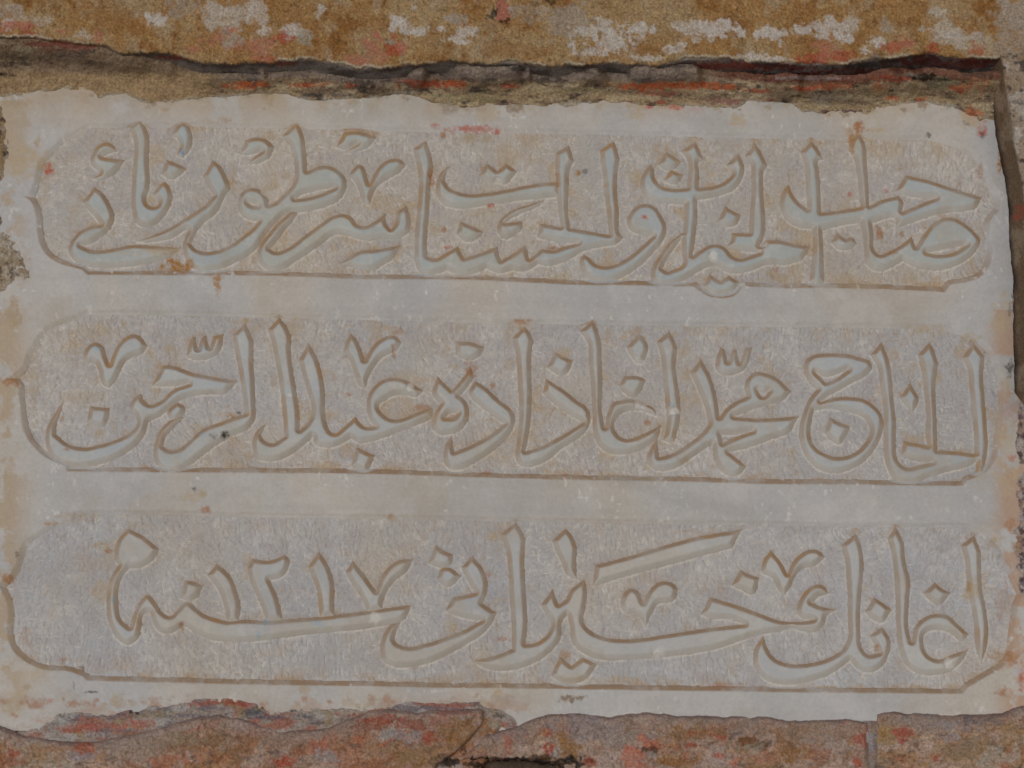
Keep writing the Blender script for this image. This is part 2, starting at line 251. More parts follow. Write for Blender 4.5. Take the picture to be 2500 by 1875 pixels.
3: """
letter|0,1240|1085,178* 1020,240 970,360 975,440 1000,485* 930,600 905,720 900,860 930,1000 990,1100 1075,1155 1160,1110 1195,1000 1215,900 1250,880 1290,960 1340,1040 1430,1060 1500,1030 1550,1000 1640,1050 1750,1100 1900,1125 2128,1128 2288,1110 2428,1090 2628,1065 2828,1045 3008,1030 3178,1005 3288,985* 3400,950 3440,900 3465,823* 3348,835 3100,870 2928,892 2700,920 2488,935 2288,952 2018,947 1918,955 1828,935 1728,900 1660,850 1575,795 1500,860 1430,915 1370,880 1310,790 1245,735 1180,790 1130,890 1095,1007* 1030,950 1000,820 1000,700 1040,570 1090,510* 1200,500 1300,430 1342,350* 1240,260
numeral|500,1240|100,473* 23,570* 90,650 150,780 190,965* 285,960* 302,850 270,700 220,580
numeral|500,1240|400,433* 358,510* 380,610 430,720 490,860 520,955* 655,950* 640,850 600,720 550,610* 650,580 700,520 710,430 675,398* 550,445
numeral|500,1240|965,373* 868,500* 910,590 950,720 970,925* 1095,912* 1092,800 1092,650 1050,500
numeral|500,1240|1250,450* 1188,545* 1230,620 1300,720 1375,880* 1500,860* 1505,790 1530,720 1600,620 1700,540 1754,438* 1650,440 1560,490 1480,600 1445,705* 1350,570
letter_dot|0,1240|1560,608* 1640,625 1712,660* 1660,762 1600,787 1528,760*
letter|960,1240|665,406* 576,502* 625,610 694,718* 500,760* 441,870* 600,930 744,952* 600,1030 450,1090 250,1152 100,1172 15,1120 25,1050 65,963* -30,983* -90,1090 -110,1180 -80,1290 10,1340 130,1345 290,1312 460,1240 620,1150 760,1060 840,960 872,885* 800,840 753,806* 790,720 797,640 755,510
letter_dot|960,1240|355,316* 420,360 507,395* 490,480 430,507 298,470*
letter_dot|960,1240|405,513 373,600* 450,667 500,652 567,575* 470,503
letter|960,1240|685,1292* 850,1250 1000,1195* 1003,1100 995,900 980,700 970,500 950,350 910,228* 1030,126* 1085,200 1117,280* 1108,400 1112,600 1125,800 1132,980 1115,1152* 1210,1135 1300,1065 1335,970 1285,890 1248,820* 1345,688* 1395,817* 1450,780 1500,690 1617,603* 1635,700 1620,850 1605,960 1680,1050 1800,1095 1950,1110 2150,1095 2300,1070 2500,1040 2700,1010 2962,985* 2850,940 2700,935 2598,900* 2670,755* 2860,810 3060,880 3310,962 3450,960 3542,944* 3450,930 3410,880 3425,790 3490,690 3570,648 3640,665 3672,725* 3600,745 3528,800* 3600,830 3742,860* 3660,910 3640,980 3560,1045 3460,1040 3360,1015 3250,1045 3140,1062 2960,1110 2760,1180 2500,1232 2310,1255 1960,1280 1760,1280 1610,1230 1510,1130 1490,1000 1470,903* 1425,960 1415,1090 1300,1240 1150,1325 1000,1370 850,1370 740,1335
letter_dot|960,1240|1455,178* 1343,280* 1380,380 1420,460 1460,560 1550,602* 1545,480 1552,340* 1510,240
letter|1440,1240|45,486* 300,420 600,330 950,240 1282,188* 1200,340* 900,420 600,500 300,580 23,662*
letter_dot|960,1240|1410,1258* 1350,1370 1338,1420* 1420,1472 1520,1482 1620,1450 1722,1320* 1600,1263* 1500,1332*
vowel_mark|1440,1240|345,680 400,700 450,802* 490,720 560,640 630,620 700,640 744,690* 710,780 650,800 580,810 530,880 470,1012* 430,930 380,890 310,890 265,840 265,780 300,710
letter_dot|1440,1240|1270,523* 1340,560 1432,590* 1370,732 1300,702 1198,655*
vowel_mark|1440,1240|1525,363* 1460,450 1450,540 1540,590 1590,690 1640,732* 1690,680 1740,570 1800,510 1900,490 1982,420* 1940,370 1860,355 1780,390 1710,460 1668,558* 1620,470
letter|1860,1240|790,226* 666,320* 700,430 718,600 725,900 722,1110 680,1195 600,1250 400,1312 200,1312 100,1262 42,1170 10,1078* -65,1200 -65,1330 0,1425 100,1477 250,1490 450,1450 600,1390 745,1285* 800,1350 890,1390 1000,1350 1070,1240 1085,1120 1015,1006* 903,1085* 950,1150 985,1227* 900,1240 845,1180 832,1080 830,900 842,700 855,570 835,320
letter_dot|1860,1240|945,758* 868,880* 940,942 1010,967 1092,860* 1010,795
letter|1860,1240|1125,158* 1063,260* 1100,420 1118,600 1130,800 1135,1000 1160,1200 1230,1340 1330,1400 1460,1410 1600,1370 1690,1290 1742,1193* 1600,1240 1480,1280 1400,1240 1365,1150 1375,1060 1450,1030 1580,1050 1700,1120 1742,1065* 1640,970 1580,915 1480,895 1380,920 1300,990 1262,1132* 1235,1000 1240,800 1245,580 1215,480 1197,300*
letter_dot|1860,1240|1460,628* 1368,720* 1430,792 1490,817 1592,720* 1520,680
letter|1860,1240|1790,238* 1678,320* 1710,430 1730,600 1760,800 1790,1000 1810,1200 1850,1312* 1890,1200 1910,1050 1890,850 1860,700 1850,550 1847,380*
"""}
# the three sunk fields of the plaque, in photograph pixels
FIELDS = {
1: "55,481* 70,474 80,452 88,424 92,400 107,381 145,341 215,302* 500,300 800,306 1133,314 1450,318 1860,328 2265,331* 2334,350 2376,373 2404,402 2425,450 2440,478 2441,517* 2420,538 2416,567 2424,607 2418,645 2400,674 2366,691 2320,699* 2306,717* 2080,708 1880,706 1815,703* 1790,728 1760,732 1726,727 1692,704* 1560,701 1440,700 1133,687 870,685 640,677 400,676 215,675* 200,662* 141,645 115,627 98,601 90,564 87,526 78,499",
2: "4,930* 30,915 52,898 66,864 87,827 116,795 159,777 214,758* 400,759 557,762 780,768 1133,777 1440,782 1700,786 2100,790 2310,793* 2352,812 2395,832 2424,861 2442,902 2452,957 2452,1000 2446,1040 2440,1085 2432,1120 2409,1154 2362,1177* 2352,1190* 2120,1187 1860,1185 1600,1178 1440,1176 1133,1168 870,1160 640,1158 400,1157 163,1155* 161,1142* 121,1125 86,1098 63,1067 50,1015 46,972 40,940",
3: "-6,1428* 14,1414 38,1379 49,1338 101,1292 173,1269* 182,1246* 400,1246 640,1252 870,1256 1133,1260 1440,1266 1860,1272 2100,1276 2363,1278* 2409,1295 2450,1330 2470,1379 2484,1420 2500,1450* 2486,1482 2479,1535 2473,1581 2453,1625 2409,1654 2363,1681* 2350,1697* 2100,1695 1860,1692 1600,1689 1440,1686 1133,1683 870,1678 640,1675 400,1669 214,1665* 202,1654* 173,1644 101,1636 52,1610 26,1579 17,1544 20,1500 14,1466"}
# ================= outlines =================
def outline(txt, win=None, sub=5):
    pts, corner = [], []
    for w in txt.split():
        c = w.endswith('*'); x, y = w.rstrip('*').split(',')
        x, y = float(x), float(y)
        if win is not None:
            x, y = win[0] + x * 640 / 2212.0, win[1] + y * 640 / 2212.0
        pts.append((x, y)); corner.append(c)
    p = np.array(pts); n = len(p)
    seg = np.roll(p, -1, 0) - p
    ln = np.maximum(np.hypot(seg[:, 0], seg[:, 1]), 1e-6)
    un = seg / ln[:, None]
    out = []
    for i in range(n):
        j = (i + 1) % n; h = (i - 1) % n
        L = ln[i]
        if corner[i] and corner[j]:
            out.append(p[i]); continue
        def tang(k_prev, k_next):
            a = un[k_prev] * ln[k_next] + un[k_next] * ln[k_prev]
            return a / max(np.hypot(*a), 1e-6)
        t0 = un[i] if corner[i] else tang(h, i)
        t1 = un[i] if corner[j] else tang(i, j)
        for s in np.linspace(0, 1, sub, endpoint=False):
            a = 2 * s ** 3 - 3 * s ** 2 + 1; b = s ** 3 - 2 * s ** 2 + s
            c = -2 * s ** 3 + 3 * s ** 2; d = s ** 3 - s ** 2
            out.append(a * p[i] + b * L * t0 + c * p[j] + d * L * t1)
    return np.array(out)

def signed_distance(polys, gx, gy):
    """>0 inside the first outline and outside the others (its holes)."""
    A = np.concatenate(polys); B = np.concatenate([np.roll(p, -1, 0) for p in polys])
    X = gx.ravel(); Y = gy.ravel()
    best = np.full(X.size, 1e9)
    CH = max(1, 3000000 // len(A))
    d = B - A; dd = np.maximum((d ** 2).sum(1), 1e-9)
    for s in range(0, X.size, CH):
        x = X[s:s + CH, None] - A[:, 0]; y = Y[s:s + CH, None] - A[:, 1]
        t = np.clip((x * d[:, 0] + y * d[:, 1]) / dd, 0, 1)
        best[s:s + CH] = ((x - t * d[:, 0]) ** 2 + (y - t * d[:, 1]) ** 2).min(1)
    def winding(p):
        q = np.roll(p, -1, 0); wn_ = np.zeros(X.size, int)
        for (x0, y0), (x1, y1) in zip(p, q):
            side = (x1 - x0) * (Y - y0) - (X - x0) * (y1 - y0)
            wn_ += ((y0 <= Y) & (y1 > Y) & (side > 0)).astype(int)
            wn_ -= ((y0 > Y) & (y1 <= Y) & (side < 0)).astype(int)
        return wn_ != 0
    inside = winding(polys[0])
    for p in polys[1:]:
        inside &= ~winding(p)
    best = np.sqrt(best)
    return np.where(inside, best, -best).reshape(gx.shape)

# ================= the tracing grid =================
S = 2.2
gx1 = np.arange(-50, 2552, S); gy1 = np.arange(165, 1835, S)
GX, GY = np.meshgrid(gx1, gy1)
SHAPE = GX.shape
def window(x0, y0, x1, y1):
    i0 = max(0, int((y0 - gy1[0]) / S)); i1 = min(SHAPE[0], int((y1 - gy1[0]) / S) + 2)
    j0 = max(0, int((x0 - gx1[0]) / S)); j1 = min(SHAPE[1], int((x1 - gx1[0]) / S) + 2)
    return slice(i0, i1), slice(j0, j1)

RELIEF = 10.0            # height of letters and border above the sunk fields, photograph pixels (about 5 mm)
SLOPE = 13.5             # width of their sloping sides

field_sd = {}
border_sd = np.full(SHAPE, -1e3)          # > 0 inside a sunk field
for k, txt in FIELDS.items():
    poly = outline(txt)
    w = window(poly[:, 0].min() - 60, poly[:, 1].min() - 60, poly[:, 0].max() + 60, poly[:, 1].max() + 60)
    sd = signed_distance([poly], GX[w], GY[w])
    sd = sd + 2.2 * (fbm(GX[w], GY[w], 34, 40 + k, 3) - 0.5)
    field_sd[k] = (w, sd)
    border_sd[w] = np.maximum(border_sd[w], sd)

pieces = []
letter_sd = np.full(SHAPE, -60.0)         # > 0 inside a letter
for row, txt in CARVING.items():
    for line in txt.strip().splitlines():
        kind, win, outs = line.split('|')
        win = [float(a) for a in win.split(',')]
        polys = [outline(o, win) for o in outs.split(';')]
        a = polys[0]
        w = window(a[:, 0].min() - 55, a[:, 1].min() - 55, a[:, 0].max() + 55, a[:, 1].max() + 55)
        sd = signed_distance(polys, GX[w], GY[w])
        sd = sd + 1.5 * (fbm(GX[w], GY[w], 22, 60 + row, 3) - 0.5)
        letter_sd[w] = np.maximum(letter_sd[w], sd)
        pieces.append((row, kind, w, sd))

# the fields are sunk deepest along their lower edge and come up almost flush along the upper one
rise = np.zeros(SHAPE)
for k, (w, sd) in field_sd.items():
    gy_, gx_ = np.gradient(sd, S)
    yt = 300 + 482 * (k - 1) - 12 * (k == 3) + 0.013 * (GX[w] - 250)
    r = 4.8 * smooth(150, 0, GY[w] - yt)
    rise[w] = np.maximum(rise[w], np.where(sd > -20, r, 0))
# distance from the nearest carved edge, inside the fields
edge = np.minimum(-letter_sd, border_sd)
ey, ex = np.gradient(edge, S)
en = np.maximum(np.hypot(ex, ey), 1e-6)

# ================= tooling of the sunk fields: thousands of chisel strokes =================
rng = np.random.default_rng(7)
N_ST = 34000
cx = rng.uniform(0, 2500, N_ST); cy = rng.uniform(290, 1705, N_ST)
ci = ((cy - gy1[0]) / S).astype(int); cj = ((cx - gx1[0]) / S).astype(int)
near = edge[ci, cj]
ok = (near > 2)
cx, cy, ci, cj, near = cx[ok], cy[ok], ci[ok], cj[ok], near[ok]
drift = fbm(cx, cy, 260, 90, 2) - 0.5
ang_edge = np.arctan2(ey[ci, cj], ex[ci, cj])
ang_free = math.pi / 2 + 2.2 * drift + np.where((cx < 330) & (cy < 760), 1.45, 0)
use_edge = rng.uniform(size=len(cx)) < np.exp(-near / 48.0)
ang = np.where(use_edge, ang_edge, ang_free) + rng.normal(0, 0.15, len(cx))
length = rng.uniform(12, 34, len(cx)) * np.where((cx < 700) & (cy < 760), 1.5, 1.0); depth = rng.uniform(0.3, 1.0, len(cx)) ** 1.5
tool = np.zeros(SHAPE); bruise_glint = np.zeros(SHAPE)
for t in np.linspace(-0.5, 0.5, 15):
    prof = 1 - abs(2 * t) ** 3
    for lat, wt in ((-1.0, 0.45), (0.0, 1.0), (1.0, 0.45)):
        x = cx + t * length * np.cos(ang) - lat * 1.8 * np.sin(ang)
        y = cy + t * length * np.sin(ang) + lat * 1.8 * np.cos(ang)
        i = np.clip(((y - gy1[0]) / S + 0.5).astype(int), 0, SHAPE[0] - 1)
        j = np.clip(((x - gx1[0]) / S + 0.5).astype(int), 0, SHAPE[1] - 1)
        np.maximum.at(tool, (i, j), depth * prof * wt)
pick = rng.uniform(size=len(cx)) < 0.42
for t in np.linspace(-0.5, 0.5, 13):
    x = (cx + t * length * 0.8 * np.cos(ang))[pick]; y = (cy + t * length * 0.8 * np.sin(ang))[pick]
    i = np.clip(((y - gy1[0]) / S + 0.5).astype(int), 0, SHAPE[0] - 1)
    j = np.clip(((x - gx1[0]) / S + 0.5).astype(int), 0, SHAPE[1] - 1)
    np.maximum.at(bruise_glint, (i, j), depth[pick] * (1 - abs(2 * t)))
for sx_, sy_ in zip(rng.uniform(60, 2440, 150), rng.uniform(320, 1690, 150)):      # crystal glints, painted as white specks
    bruise_glint[int((sy_ - gy1[0]) / S), int((sx_ - gx1[0]) / S)] = 2.2
rough_ground = fbm(GX, GY, 9, 11, 3) - 0.5

# ================= colours of the marble =================
FIELD_C = {1: np.array([0.530, 0.494, 0.452]), 2: np.array([0.520, 0.500, 0.485]), 3: np.array([0.520, 0.510, 0.506])}
SMOOTH_C = np.array([0.530, 0.511, 0.487])
LETTER_C = {1: np.array([0.468, 0.500, 0.488]), 2: np.array([0.498, 0.514, 0.510]), 3: np.array([0.520, 0.517, 0.500])}
DUST = np.array([0.395, 0.275, 0.180])
OCHRE = (0.42, 0.22, 0.075); RUST = (0.40, 0.17, 0.06); RED = (0.50, 0.115, 0.065); DARK = (0.05, 0.035, 0.03)
TAN = (0.46, 0.36, 0.24); WASH = (0.52, 0.42, 0.29)
STAINS = [  # x, y, rx, ry, colour, strength
 (434,650,27,17,OCHRE,1),(531,700,7,24,OCHRE,.85),(529,680,13,8,OCHRE,.7),(119,412,9,14,RED,.9),(62,395,42,42,WASH,.85),(95,347,7,13,TAN,.8),
 (55,300,16,24,TAN,.5),(40,420,46,18,WASH,.6),(550,298,12,6,OCHRE,.6),(508,303,18,6,TAN,.5),(395,613,32,11,WASH,.8),(340,620,60,8,WASH,.35),
 (1150,318,52,7,RED,.75),(1062,311,10,4,RED,.7),(1160,338,36,14,TAN,.6),(1083,330,6,9,RUST,.7),(1212,327,9,5,RED,.8),(1053,430,7,22,RUST,.8),(1062,415,12,15,TAN,.6),
 (1084,561,9,9,RUST,.7),(1092,604,9,5,RED,.7),(1365,672,20,16,WASH,.7),(1346,412,7,16,WASH,.9),(1361,440,4,22,RUST,.5),(1411,422,6,7,OCHRE,.9),(1428,418,6,5,DARK,.5),
 (1195,503,9,4,RED,.8),(1349,605,8,4,RUST,.8),(2096,316,12,12,RUST,.9),(2079,358,7,22,OCHRE,.9),(2138,322,17,5,WASH,.9),(2072,323,8,8,OCHRE,.7),(2125,345,12,6,WASH,.6),
 (2147,568,8,16,RUST,.8),(2201,573,6,9,OCHRE,.7),(2374,275,27,13,RED,.85),(2390,262,34,20,TAN,.5),(2398,318,11,17,RED,.8),(2396,330,6,10,DARK,.5),(2440,390,6,30,OCHRE,.95),(2452,345,6,9,RED,.6),
 (2073,473,6,6,RED,.6),(2178,620,14,6,OCHRE,.7),(2095,696,42,10,TAN,.8),(1900,672,30,11,TAN,.7),(1892,655,9,6,RUST,.6),(1571,533,5,5,RED,.9),(1578,538,5,3,RED,.5),(1651,266,16,8,RED,.8),(1585,264,11,6,RED,.85),
 (1700,272,20,8,RED,.25),(1552,285,14,12,WASH,.8),(2267,333,5,5,DARK,.7),(2002,350,5,4,RED,.7),(2195,414,7,5,TAN,.7),(2163,465,5,4,RED,.7),(2391,420,8,22,RUST,.45),(2362,304,10,6,DARK,.6),
 (548,1066,9,8,DARK,.95),(521,1068,8,7,DARK,.5),(34,778,17,34,TAN,.85),(14,805,18,14,WASH,.7),(20,935,26,10,RUST,.7),(10,960,14,30,WASH,.5),(411,849,11,9,WASH,.9),(162,1102,7,4,RUST,.7),(475,1197,5,5,DARK,.8),(494,1207,10,10,TAN,.8),(470,1215,24,12,WASH,.6),
 (563,1012,12,6,OCHRE,.8),(584,1007,5,4,DARK,.6),(301,794,7,8,TAN,.8),(180,850,26,16,WASH,.55),(205,970,44,14,WASH,.5),(250,812,46,18,WASH,.4),(1272,787,21,6,RUST,.75),(1272,795,28,8,WASH,.5),(1149,903,12,16,RUST,.6),(1112,898,12,8,WASH,.7),(972,812,14,8,OCHRE,.5),
 (1010,925,44,14,WASH,.55),(1032,994,18,8,RUST,.55),(1050,1020,26,18,WASH,.5),(1378,862,24,12,WASH,.8),(1190,1157,8,6,RUST,.7),(1331,1150,12,6,WASH,.9),(1379,1160,6,5,RUST,.7),(1442,1151,5,4,RUST,.5),(1203,943,5,7,RUST,.7),(1579,1031,8,6,RUST,.6),(1668,1126,16,8,TAN,.6),(1110,1015,12,4,RUST,.5),
 (960,860,5,14,RUST,.6),(850,962,6,5,RUST,.6),(790,1140,26,10,WASH,.7),(1050,1032,0.1,0.1,TAN,0),(2366,828,20,13,TAN,.7),(2265,806,36,10,WASH,.6),(2435,800,20,40,WASH,.6),(2464,900,9,18,DARK,.75),(2482,958,10,15,DARK,.7),(2455,945,10,26,WASH,.6),
 (2470,1122,9,9,RED,.6),(2455,1070,22,60,WASH,.5),(2470,1010,22,26,(.48,.24,.18),.4),(2452,770,14,40,WASH,.6),(2463,760,4,16,DARK,.4),(2445,1170,46,30,WASH,.6),
 (503,1247,10,9,RUST,.85),(445,1530,6,8,RUST,.8),(124,1281,17,5,OCHRE,.7),(200,1262,46,11,TAN,.5),(255,1335,34,12,WASH,.6),(265,1345,7,5,RUST,.7),(156,1609,8,5,RUST,.6),(21,1414,12,10,RUST,.7),(62,1550,12,22,RUST,.3),(42,1358,5,7,DARK,.8),(202,1631,6,5,DARK,.7),(224,1692,15,2.5,DARK,.8),(182,1675,3,6,DARK,.5),(126,1713,5,5,RED,.8),
 (960,1266,16,10,TAN,.6),(953,1264,6,5,RUST,.5),(1206,1309,13,11,WASH,.95),(1217,1690,6,4,RED,.8),(1215,1700,14,22,WASH,.7),(1396,1708,27,8,(.23,.16,.09),.85),(1377,1598,10,11,OCHRE,.6),(1192,1405,6,12,RUST,.6),(1102,1527,12,20,WASH,.6),(1240,1655,20,9,WASH,.6),(250,1440,26,22,WASH,.6),
 (1787,1636,10,14,WASH,.8),(1772,1675,44,8,RUST,.5),(1520,1660,38,9,WASH,.7),(1410,1660,60,8,WASH,.5),(2372,1446,17,28,WASH,.9),(2365,1432,6,14,OCHRE,.6),(2427,1325,18,15,TAN,.7),(2470,1612,12,18,RUST,.7),(2440,1600,30,16,OCHRE,.45),(2449,1692,16,10,RUST,.7),(2467,1288,14,16,RUST,.5),(2476,1335,8,16,RUST,.6),(2384,1634,4,3,RED,.8),(2140,1584,6,10,OCHRE,.7),
 (2490,1660,8,26,RED,.7),(2480,1640,16,10,(.55,.55,.56),.8),(2450,1460,20,40,RUST,.25),(40,1715,26,26,WASH,.5),(36,1750,8,6,RUST,.7),(95,1650,20,22,WASH,.4),
 (1225,1560,20,5,RUST,.5),(1280,1570,8,5,RUST,.4),(650,1520,5,8,(.25,.42,.55),.6),(632,1550,5,7,(.25,.42,.55),.7),(778,1525,12,8,(.3,.46,.56),.5),(446,375,5,6,(.18,.36,.58),.7),(236,855,9,7,(.33,.50,.60),.6),(500,855,14,6,(.33,.50,.60),.5),(492,1063,9,6,(.3,.46,.58),.5),(277,1466,6,7,(.3,.45,.56),.6),(1783,535,5,7,(.36,.46,.62),.6),(1640,990,7,4,(.25,.42,.55),.5),(448,333,12,18,(.40,.52,.56),.4),
]
for n_ in range(150):        # crumbs of mortar stuck to the marble below the top bed and above the sills
    if n_ < 90:
        sx_ = rng.uniform(0, 2440); sy_ = float(np.interp(sx_, MORTAR_FOOT[0], MORTAR_FOOT[1])) + abs(rng.normal(0, 13)) - 2; col_ = [TAN, WASH, (.40,.32,.21), (.30,.22,.14)][n_ % 4]
    else:
        sx_ = rng.uniform(0, 1250); sy_ = 1728 - abs(rng.normal(0, 14)); col_ = [(.42,.25,.17), (.44,.36,.30), TAN][n_ % 3]
    r_ = rng.uniform(2.5, 8) if n_ % 5 else rng.uniform(8, 18)
    STAINS.append((sx_, sy_, r_ * rng.uniform(1, 1.8), r_, col_, rng.uniform(0.5, 0.9)))
def spot_window(x, y, sx, sy, rx, ry):
    r = 2.3 * max(rx, ry) + 4
    j0, j1 = np.searchsorted(x[0], [sx - r, sx + r]); i0, i1 = np.searchsorted(y[:, 0], [sy - r, sy + r])
    return slice(i0, i1), slice(j0, j1)
def marble_colour(w, base):
    x, y = GX[w], GY[w]
    c = np.ones(x.shape + (3,)) * base
    big = fbm(x, y, 380, 21, 3) - 0.5; mid = fbm(x, y, 70, 24, 4) - 0.5
    c = c * (1 + 0.16 * big + 0.16 * mid)[..., None]
    cool = fbm(x, y, 240, 27, 3)                       # greyer and warmer veins
    c = mix(c, c * np.array([0.955, 0.985, 1.03]), smooth(0.45, 0.7, cool))
    c = mix(c, c * np.array([1.03, 0.985, 0.92]), smooth(0.5, 0.25, cool))
    return c
def add_stains(c, w):
    x, y = GX[w], GY[w]
    x0, x1, y0, y1 = x.min(), x.max(), y.min(), y.max()
    for n, (sx, sy, rx, ry, colour, st) in enumerate(STAINS):
        if st <= 0 or sx + 2.2 * rx < x0 or sx - 2.2 * rx > x1 or sy + 2.2 * ry < y0 or sy - 2.2 * ry > y1: continue
        q = spot_window(x, y, sx, sy, rx, ry)
        m = blob(x[q], y[q], sx, sy, rx * 1.12, ry * 1.12, 300 + n, 1.0, 0.0, 1.3, 0.45)
        m = m * (0.45 + 0.55 * smooth(0.30, 0.52, fbm(x[q], y[q], 7.5, 500 + n, 3, 0.7)))
        c[q] = mix(c[q], colour, st * m)
    return c

# ================= the plaque =================
plaque = bpy.data.objects.new('marble_plaque', None)
scene.collection.objects.link(plaque)
tag(plaque, 'pale grey marble plaque with three carved fields of raised Arabic script, set in rough masonry', 'plaque')

def profile(t):
    t = np.clip(t, 0, 1)
    return np.clip(1.12 * t - 0.12 * t ** 4, 0, 1)

def lift(px, py, h):
    p = wall(px, py, 0.0)
    p[..., 1] -= h * PX
    return p

# --- the smooth border round the fields
right_edge = np.interp(GY, [165, 230, 300, 345, 390, 434, 520, 607, 723, 800, 1000, 1840], [2428, 2432, 2443, 2452, 2461, 2468, 2473, 2476, 2491, 2500, 2512, 2530]) + 5 * (fbm(GX * 0, GY, 60, 5, 3) - 0.5)
SB = 16.0
keep = (border_sd < SB + 3) & (GX < right_edge) & (GY < 1788)
wall_t = 1 - np.clip((border_sd + 6 * (fbm(GX, GY, 50, 32, 4) - 0.5)) / SB, 0, 1)
h = RELIEF * profile(wall_t) + 1.2 * (fbm(GX, GY, 120, 31, 3) - 0.5) + 0.5 * (fbm(GX, GY, 12, 33, 2) - 0.5)
h = np.maximum(h, rise * smooth(SB + 2, SB - 6, border_sd)) - 2.5 * (border_sd > SB)
round_off = np.clip((right_edge - GX) / 16.0, 0, 1)
h = h - 16 * (1 - np.sqrt(1 - (1 - round_off) ** 2))
allw = (slice(None), slice(None))
c = marble_colour(allw, SMOOTH_C)
ledge = np.clip(-ey / en, 0, 1) * smooth(0, 2.0, border_sd)      # the lower wall of a field faces up and gathers dust
side = np.clip(1 - ledge, 0, 1) * smooth(0, 2.0, border_sd) * smooth(0.5, -0.4, ey / en)
c = mix(c, DUST, ledge * np.clip(1.9 * fbm(GX, GY, 46, 35, 5, 0.7) - 0.12, 0, 1) + 0.35 * side)
c = mix(c, (0.46, 0.32, 0.24), 0.7 * smooth(1676, 1740, GY + 46 * (fbm(GX, GY * 1.6, 80, 26, 5, 0.65) - 0.5)) * smooth(0.44, 0.62, fbm(GX, GY * 2, 70, 28, 5, 0.65)) * (GX < 1300))
c = c * (1 + 0.09 * (fbm(GX * 0.12, GY, 17, 25, 4, 0.65) - 0.5) + 0.10 * (fbm(GX, GY, 9, 20, 3, 0.7) - 0.5))[..., None]
c = mix(c, (0.62, 0.60, 0.585), 0.40 * smooth(0.52, 0.70, fbm(GX, GY, 90, 19, 5, 0.7)))
fleck = smooth(0.70, 0.80, fbm(GX, GY * 0.8, 13, 36, 3))
c = mix(c, (0.70, 0.68, 0.65), 0.75 * fleck * smooth(0.4, 0.6, fbm(GX, GY, 160, 37, 2)))
c = mix(c, (0.46, 0.40, 0.31), 0.30 * smooth(0.55, 0.75, fbm(GX, GY, 130, 38, 5, 0.65)))
for (ax, ay, bx, by, wd, st) in ((1490,1165,1830,1262,16,.30),(1560,1195,1700,1245,8,.2),(560,1240,1500,1252,10,.18),(1250,255,1760,300,14,.15),(300,760,1500,765,12,.15),(1000,735,2000,760,9,.15)):
    tt = np.clip(((GX - ax) * (bx - ax) + (GY - ay) * (by - ay)) / ((bx - ax) ** 2 + (by - ay) ** 2), 0, 1)
    dv = np.hypot(GX - ax - tt * (bx - ax), GY - ay - tt * (by - ay)) + 14 * (fbm(GX, GY, 60, 39, 3) - 0.5)
    c = mix(c, (0.40, 0.38, 0.36), st * np.exp(-(dv / wd) ** 2))
rim = 1.1 * smooth(90, 0, GX - 10) * (GY > 250) + 1.7 * smooth(-115, -20, GX - right_edge) * (GY > 760)
c = mix(c, np.where((GX > 1000)[..., None], np.array([0.50, 0.31, 0.195]), np.array([0.48, 0.36, 0.235])), 0.75 * np.clip(rim, 0, 1) * smooth(0.40, 0.56, fbm(GX, GY, 60, 34, 5, 0.65)))
c = mix(c, (0.47, 0.36, 0.24), 0.5 * smooth(330, 235, GY + 40 * (fbm(GX, GY, 60, 30, 3) - 0.5)) * smooth(0.45, 0.62, fbm(GX, GY, 90, 29, 4)) )
c = add_stains(c, allw)
slab = sheet('border', keep, lift(GX, GY, h), c, M_POLISHED, plaque, skirt=0.05)

